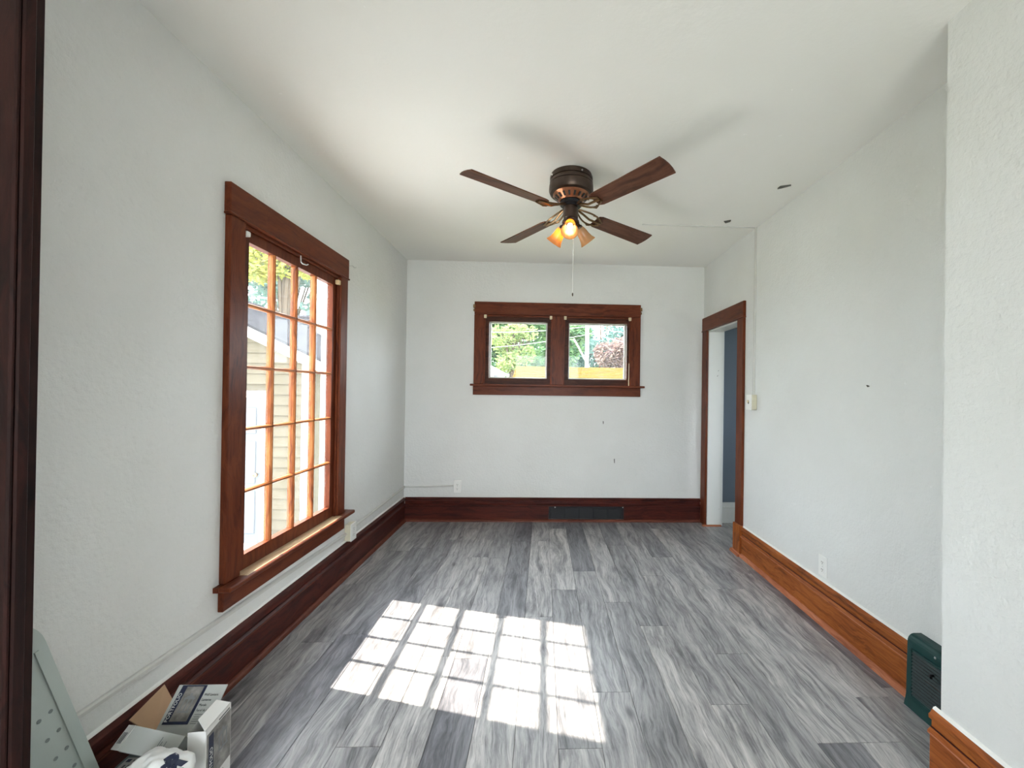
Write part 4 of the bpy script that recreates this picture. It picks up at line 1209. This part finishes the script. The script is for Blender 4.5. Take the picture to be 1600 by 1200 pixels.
def tree(name, label, base, clumps, kind, n, leaf, group=None, seed=1):
    rg = random.Random(seed)
    t = empty(name, base); tag(t, label, 'tree' if 'bush' not in name else 'bush', group)
    b = Vector(base)
    top = max(c[2] + c[3] * 0.3 for c in clumps)
    cx = sum(c[0] for c in clumps) / len(clumps); cy = sum(c[1] for c in clumps) / len(clumps)
    tk = MB().tube([b, (b.x + 0.05, b.y, b.z + (top - b.z) * 0.35), (cx, cy, top - 0.3)], (0.05 if 'golden' in name else 0.20) if top > 4 else 0.07, 9, 0.04)
    tk.build('trunk', M['bark'], t, True)
    for c in clumps:
        MB().tube([(b.x + 0.03, b.y, b.z + (top - b.z) * 0.38), ((b.x + c[0]) / 2, (b.y + c[1]) / 2, c[2] - c[3] * 0.4), (c[0], c[1], c[2] + c[3] * 0.4)], 0.06 if top > 4 else 0.03, 6, 0.015).build('branch', M['bark'], t, True)
    verts, faces = [], []
    vol = sum(c[3] ** 2 for c in clumps)
    for c in clumps:
        for i in range(int(n * c[3] ** 2 / vol)):
            d = Vector((rg.gauss(0, 1), rg.gauss(0, 1), rg.gauss(0, 1))).normalized()
            r = c[3] * (0.55 + 0.5 * rg.random() ** 0.6)
            p = Vector((c[0], c[1], c[2])) + Vector((d.x * r, d.y * r, d.z * r * 0.8))
            u = Vector((rg.gauss(0, 1), rg.gauss(0, 1), rg.gauss(0, 0.6))).normalized(); w = u.orthogonal().normalized()
            s = leaf * (0.6 + 0.8 * rg.random())
            k = len(verts)
            verts += [p - u * s, p + w * s * 0.45 + Vector((0, 0, s * 0.1)), p + u * s, p - w * s * 0.45 + Vector((0, 0, s * 0.1))]
            faces.append((k, k + 1, k + 2, k + 3))
    me = bpy.data.meshes.new('foliage'); me.from_pydata([tuple(v - b) for v in verts], [], faces); me.materials.append(LEAF[kind])
    o = bpy.data.objects.new('foliage', me); link(o, t, base)
def blob(cx, cy, cz, R, k, rr, seed):
    rg = random.Random(seed); out = []
    for i in range(k):
        a = rg.random() * 6.283; q = R * math.sqrt(rg.random())
        out.append((cx + q * math.cos(a), cy + q * 0.6 * math.sin(a), cz + rg.uniform(-1, 1) * R * 0.8, rr * rg.uniform(0.75, 1.2)))
    return out
tree('green_tree', 'leafy green tree filling the left pane of the back window', (-1.5, 23.5, GZ), blob(-1.5, 23.5, 4.4, 2.5, 14, 1.15, 3), 'green', 9000, 0.16, 'trees beyond the back window', 11)
tree('lime_tree', 'bright lime young tree in the left back pane before the green tree', (-1.45, 19.2, GZ), blob(-1.40, 19.2, 3.3, 0.95, 8, 0.5, 5), 'lime', 1800, 0.10, 'trees beyond the back window', 12)
tree('blue_green_tree', 'broad blue-green tree behind the utility pole', (5.0, 36.0, GZ), blob(4.6, 36, 5.8, 4.2, 17, 1.8, 8), 'blue', 10000, 0.24, 'trees beyond the back window', 13)
tree('middle_tree', 'dark green tree standing between the two back panes', (1.0, 29.5, GZ), blob(1.0, 29.5, 4.2, 2.1, 11, 1.2, 9), 'green', 6000, 0.18, 'trees beyond the back window', 14)
tree('plum_bush', 'plum-leaved bush behind the right end of the ochre roof', (3.05, 18.2, GZ), blob(3.05, 18.2, 2.75, 0.85, 8, 0.5, 4), 'plum', 3600, 0.085, None, 15)
tree('far_tree', 'pale far tree above the grey shingle roof in the tall window', (-14.0, 23.0, GZ), blob(-13.8, 23, 7.0, 3.4, 14, 1.3, 6), 'blue', 6000, 0.21, None, 16)
tree('golden_tree', 'golden green tree showing in the top panes of the tall window', (-6.4, 10.4, GZ), blob(-6.3, 10.4, 5.0, 1.0, 9, 0.6, 7), 'gold', 4000, 0.09, None, 17)

# utility pole and wires
def pole():
    t = empty('utility_pole', (1.78, 17.0, GZ)); tag(t, 'weathered utility pole standing behind the ochre roofed outbuilding', 'utility pole')
    MB().tube([(1.78, 17, GZ), (1.76, 17, 9.0)], 0.085, 12, 0.07).build('shaft', M['pole'], t, True)
    MB().box((0.9, 16.88, 8.3), (2.6, 16.98, 8.42), 0.01).build('cross_arm', M['pole'], t)
    MB().tube([(1.22, 17.0, 3.45), (1.45, 17.0, 3.05), (1.72, 17.0, 2.55)], 0.035, 8).build('brace', M['pole'], t, True)
pole()
def wire(a, b, sag, label):
    a, b = Vector(a), Vector(b)
    pts = []
    for i in range(17):
        q = i / 16
        p = a.lerp(b, q); p.z -= sag * 4 * q * (1 - q); pts.append(p)
    tag(MB().tube(pts, 0.008, 5).build('utility_wire', M['wire']), label, 'wire', 'utility wires behind the back window')
wire((1.72, 17, 3.62), (-6.6, 19, 3.1), 0.25, 'lowest utility wire running left from the pole')
wire((1.72, 17, 3.95), (-6.6, 19.5, 4.3), 0.3, 'middle utility wire running left from the pole')
wire((1.80, 17, 3.70), (9.5, 15, 2.4), 0.25, 'lowest utility wire running right from the pole')
wire((1.80, 17, 3.95), (9.5, 16, 3.3), 0.2, 'middle utility wire running right from the pole')
wire((1.76, 17, 4.15), (9.5, 18, 4.4), 0.3, 'upper utility wire running right from the pole')
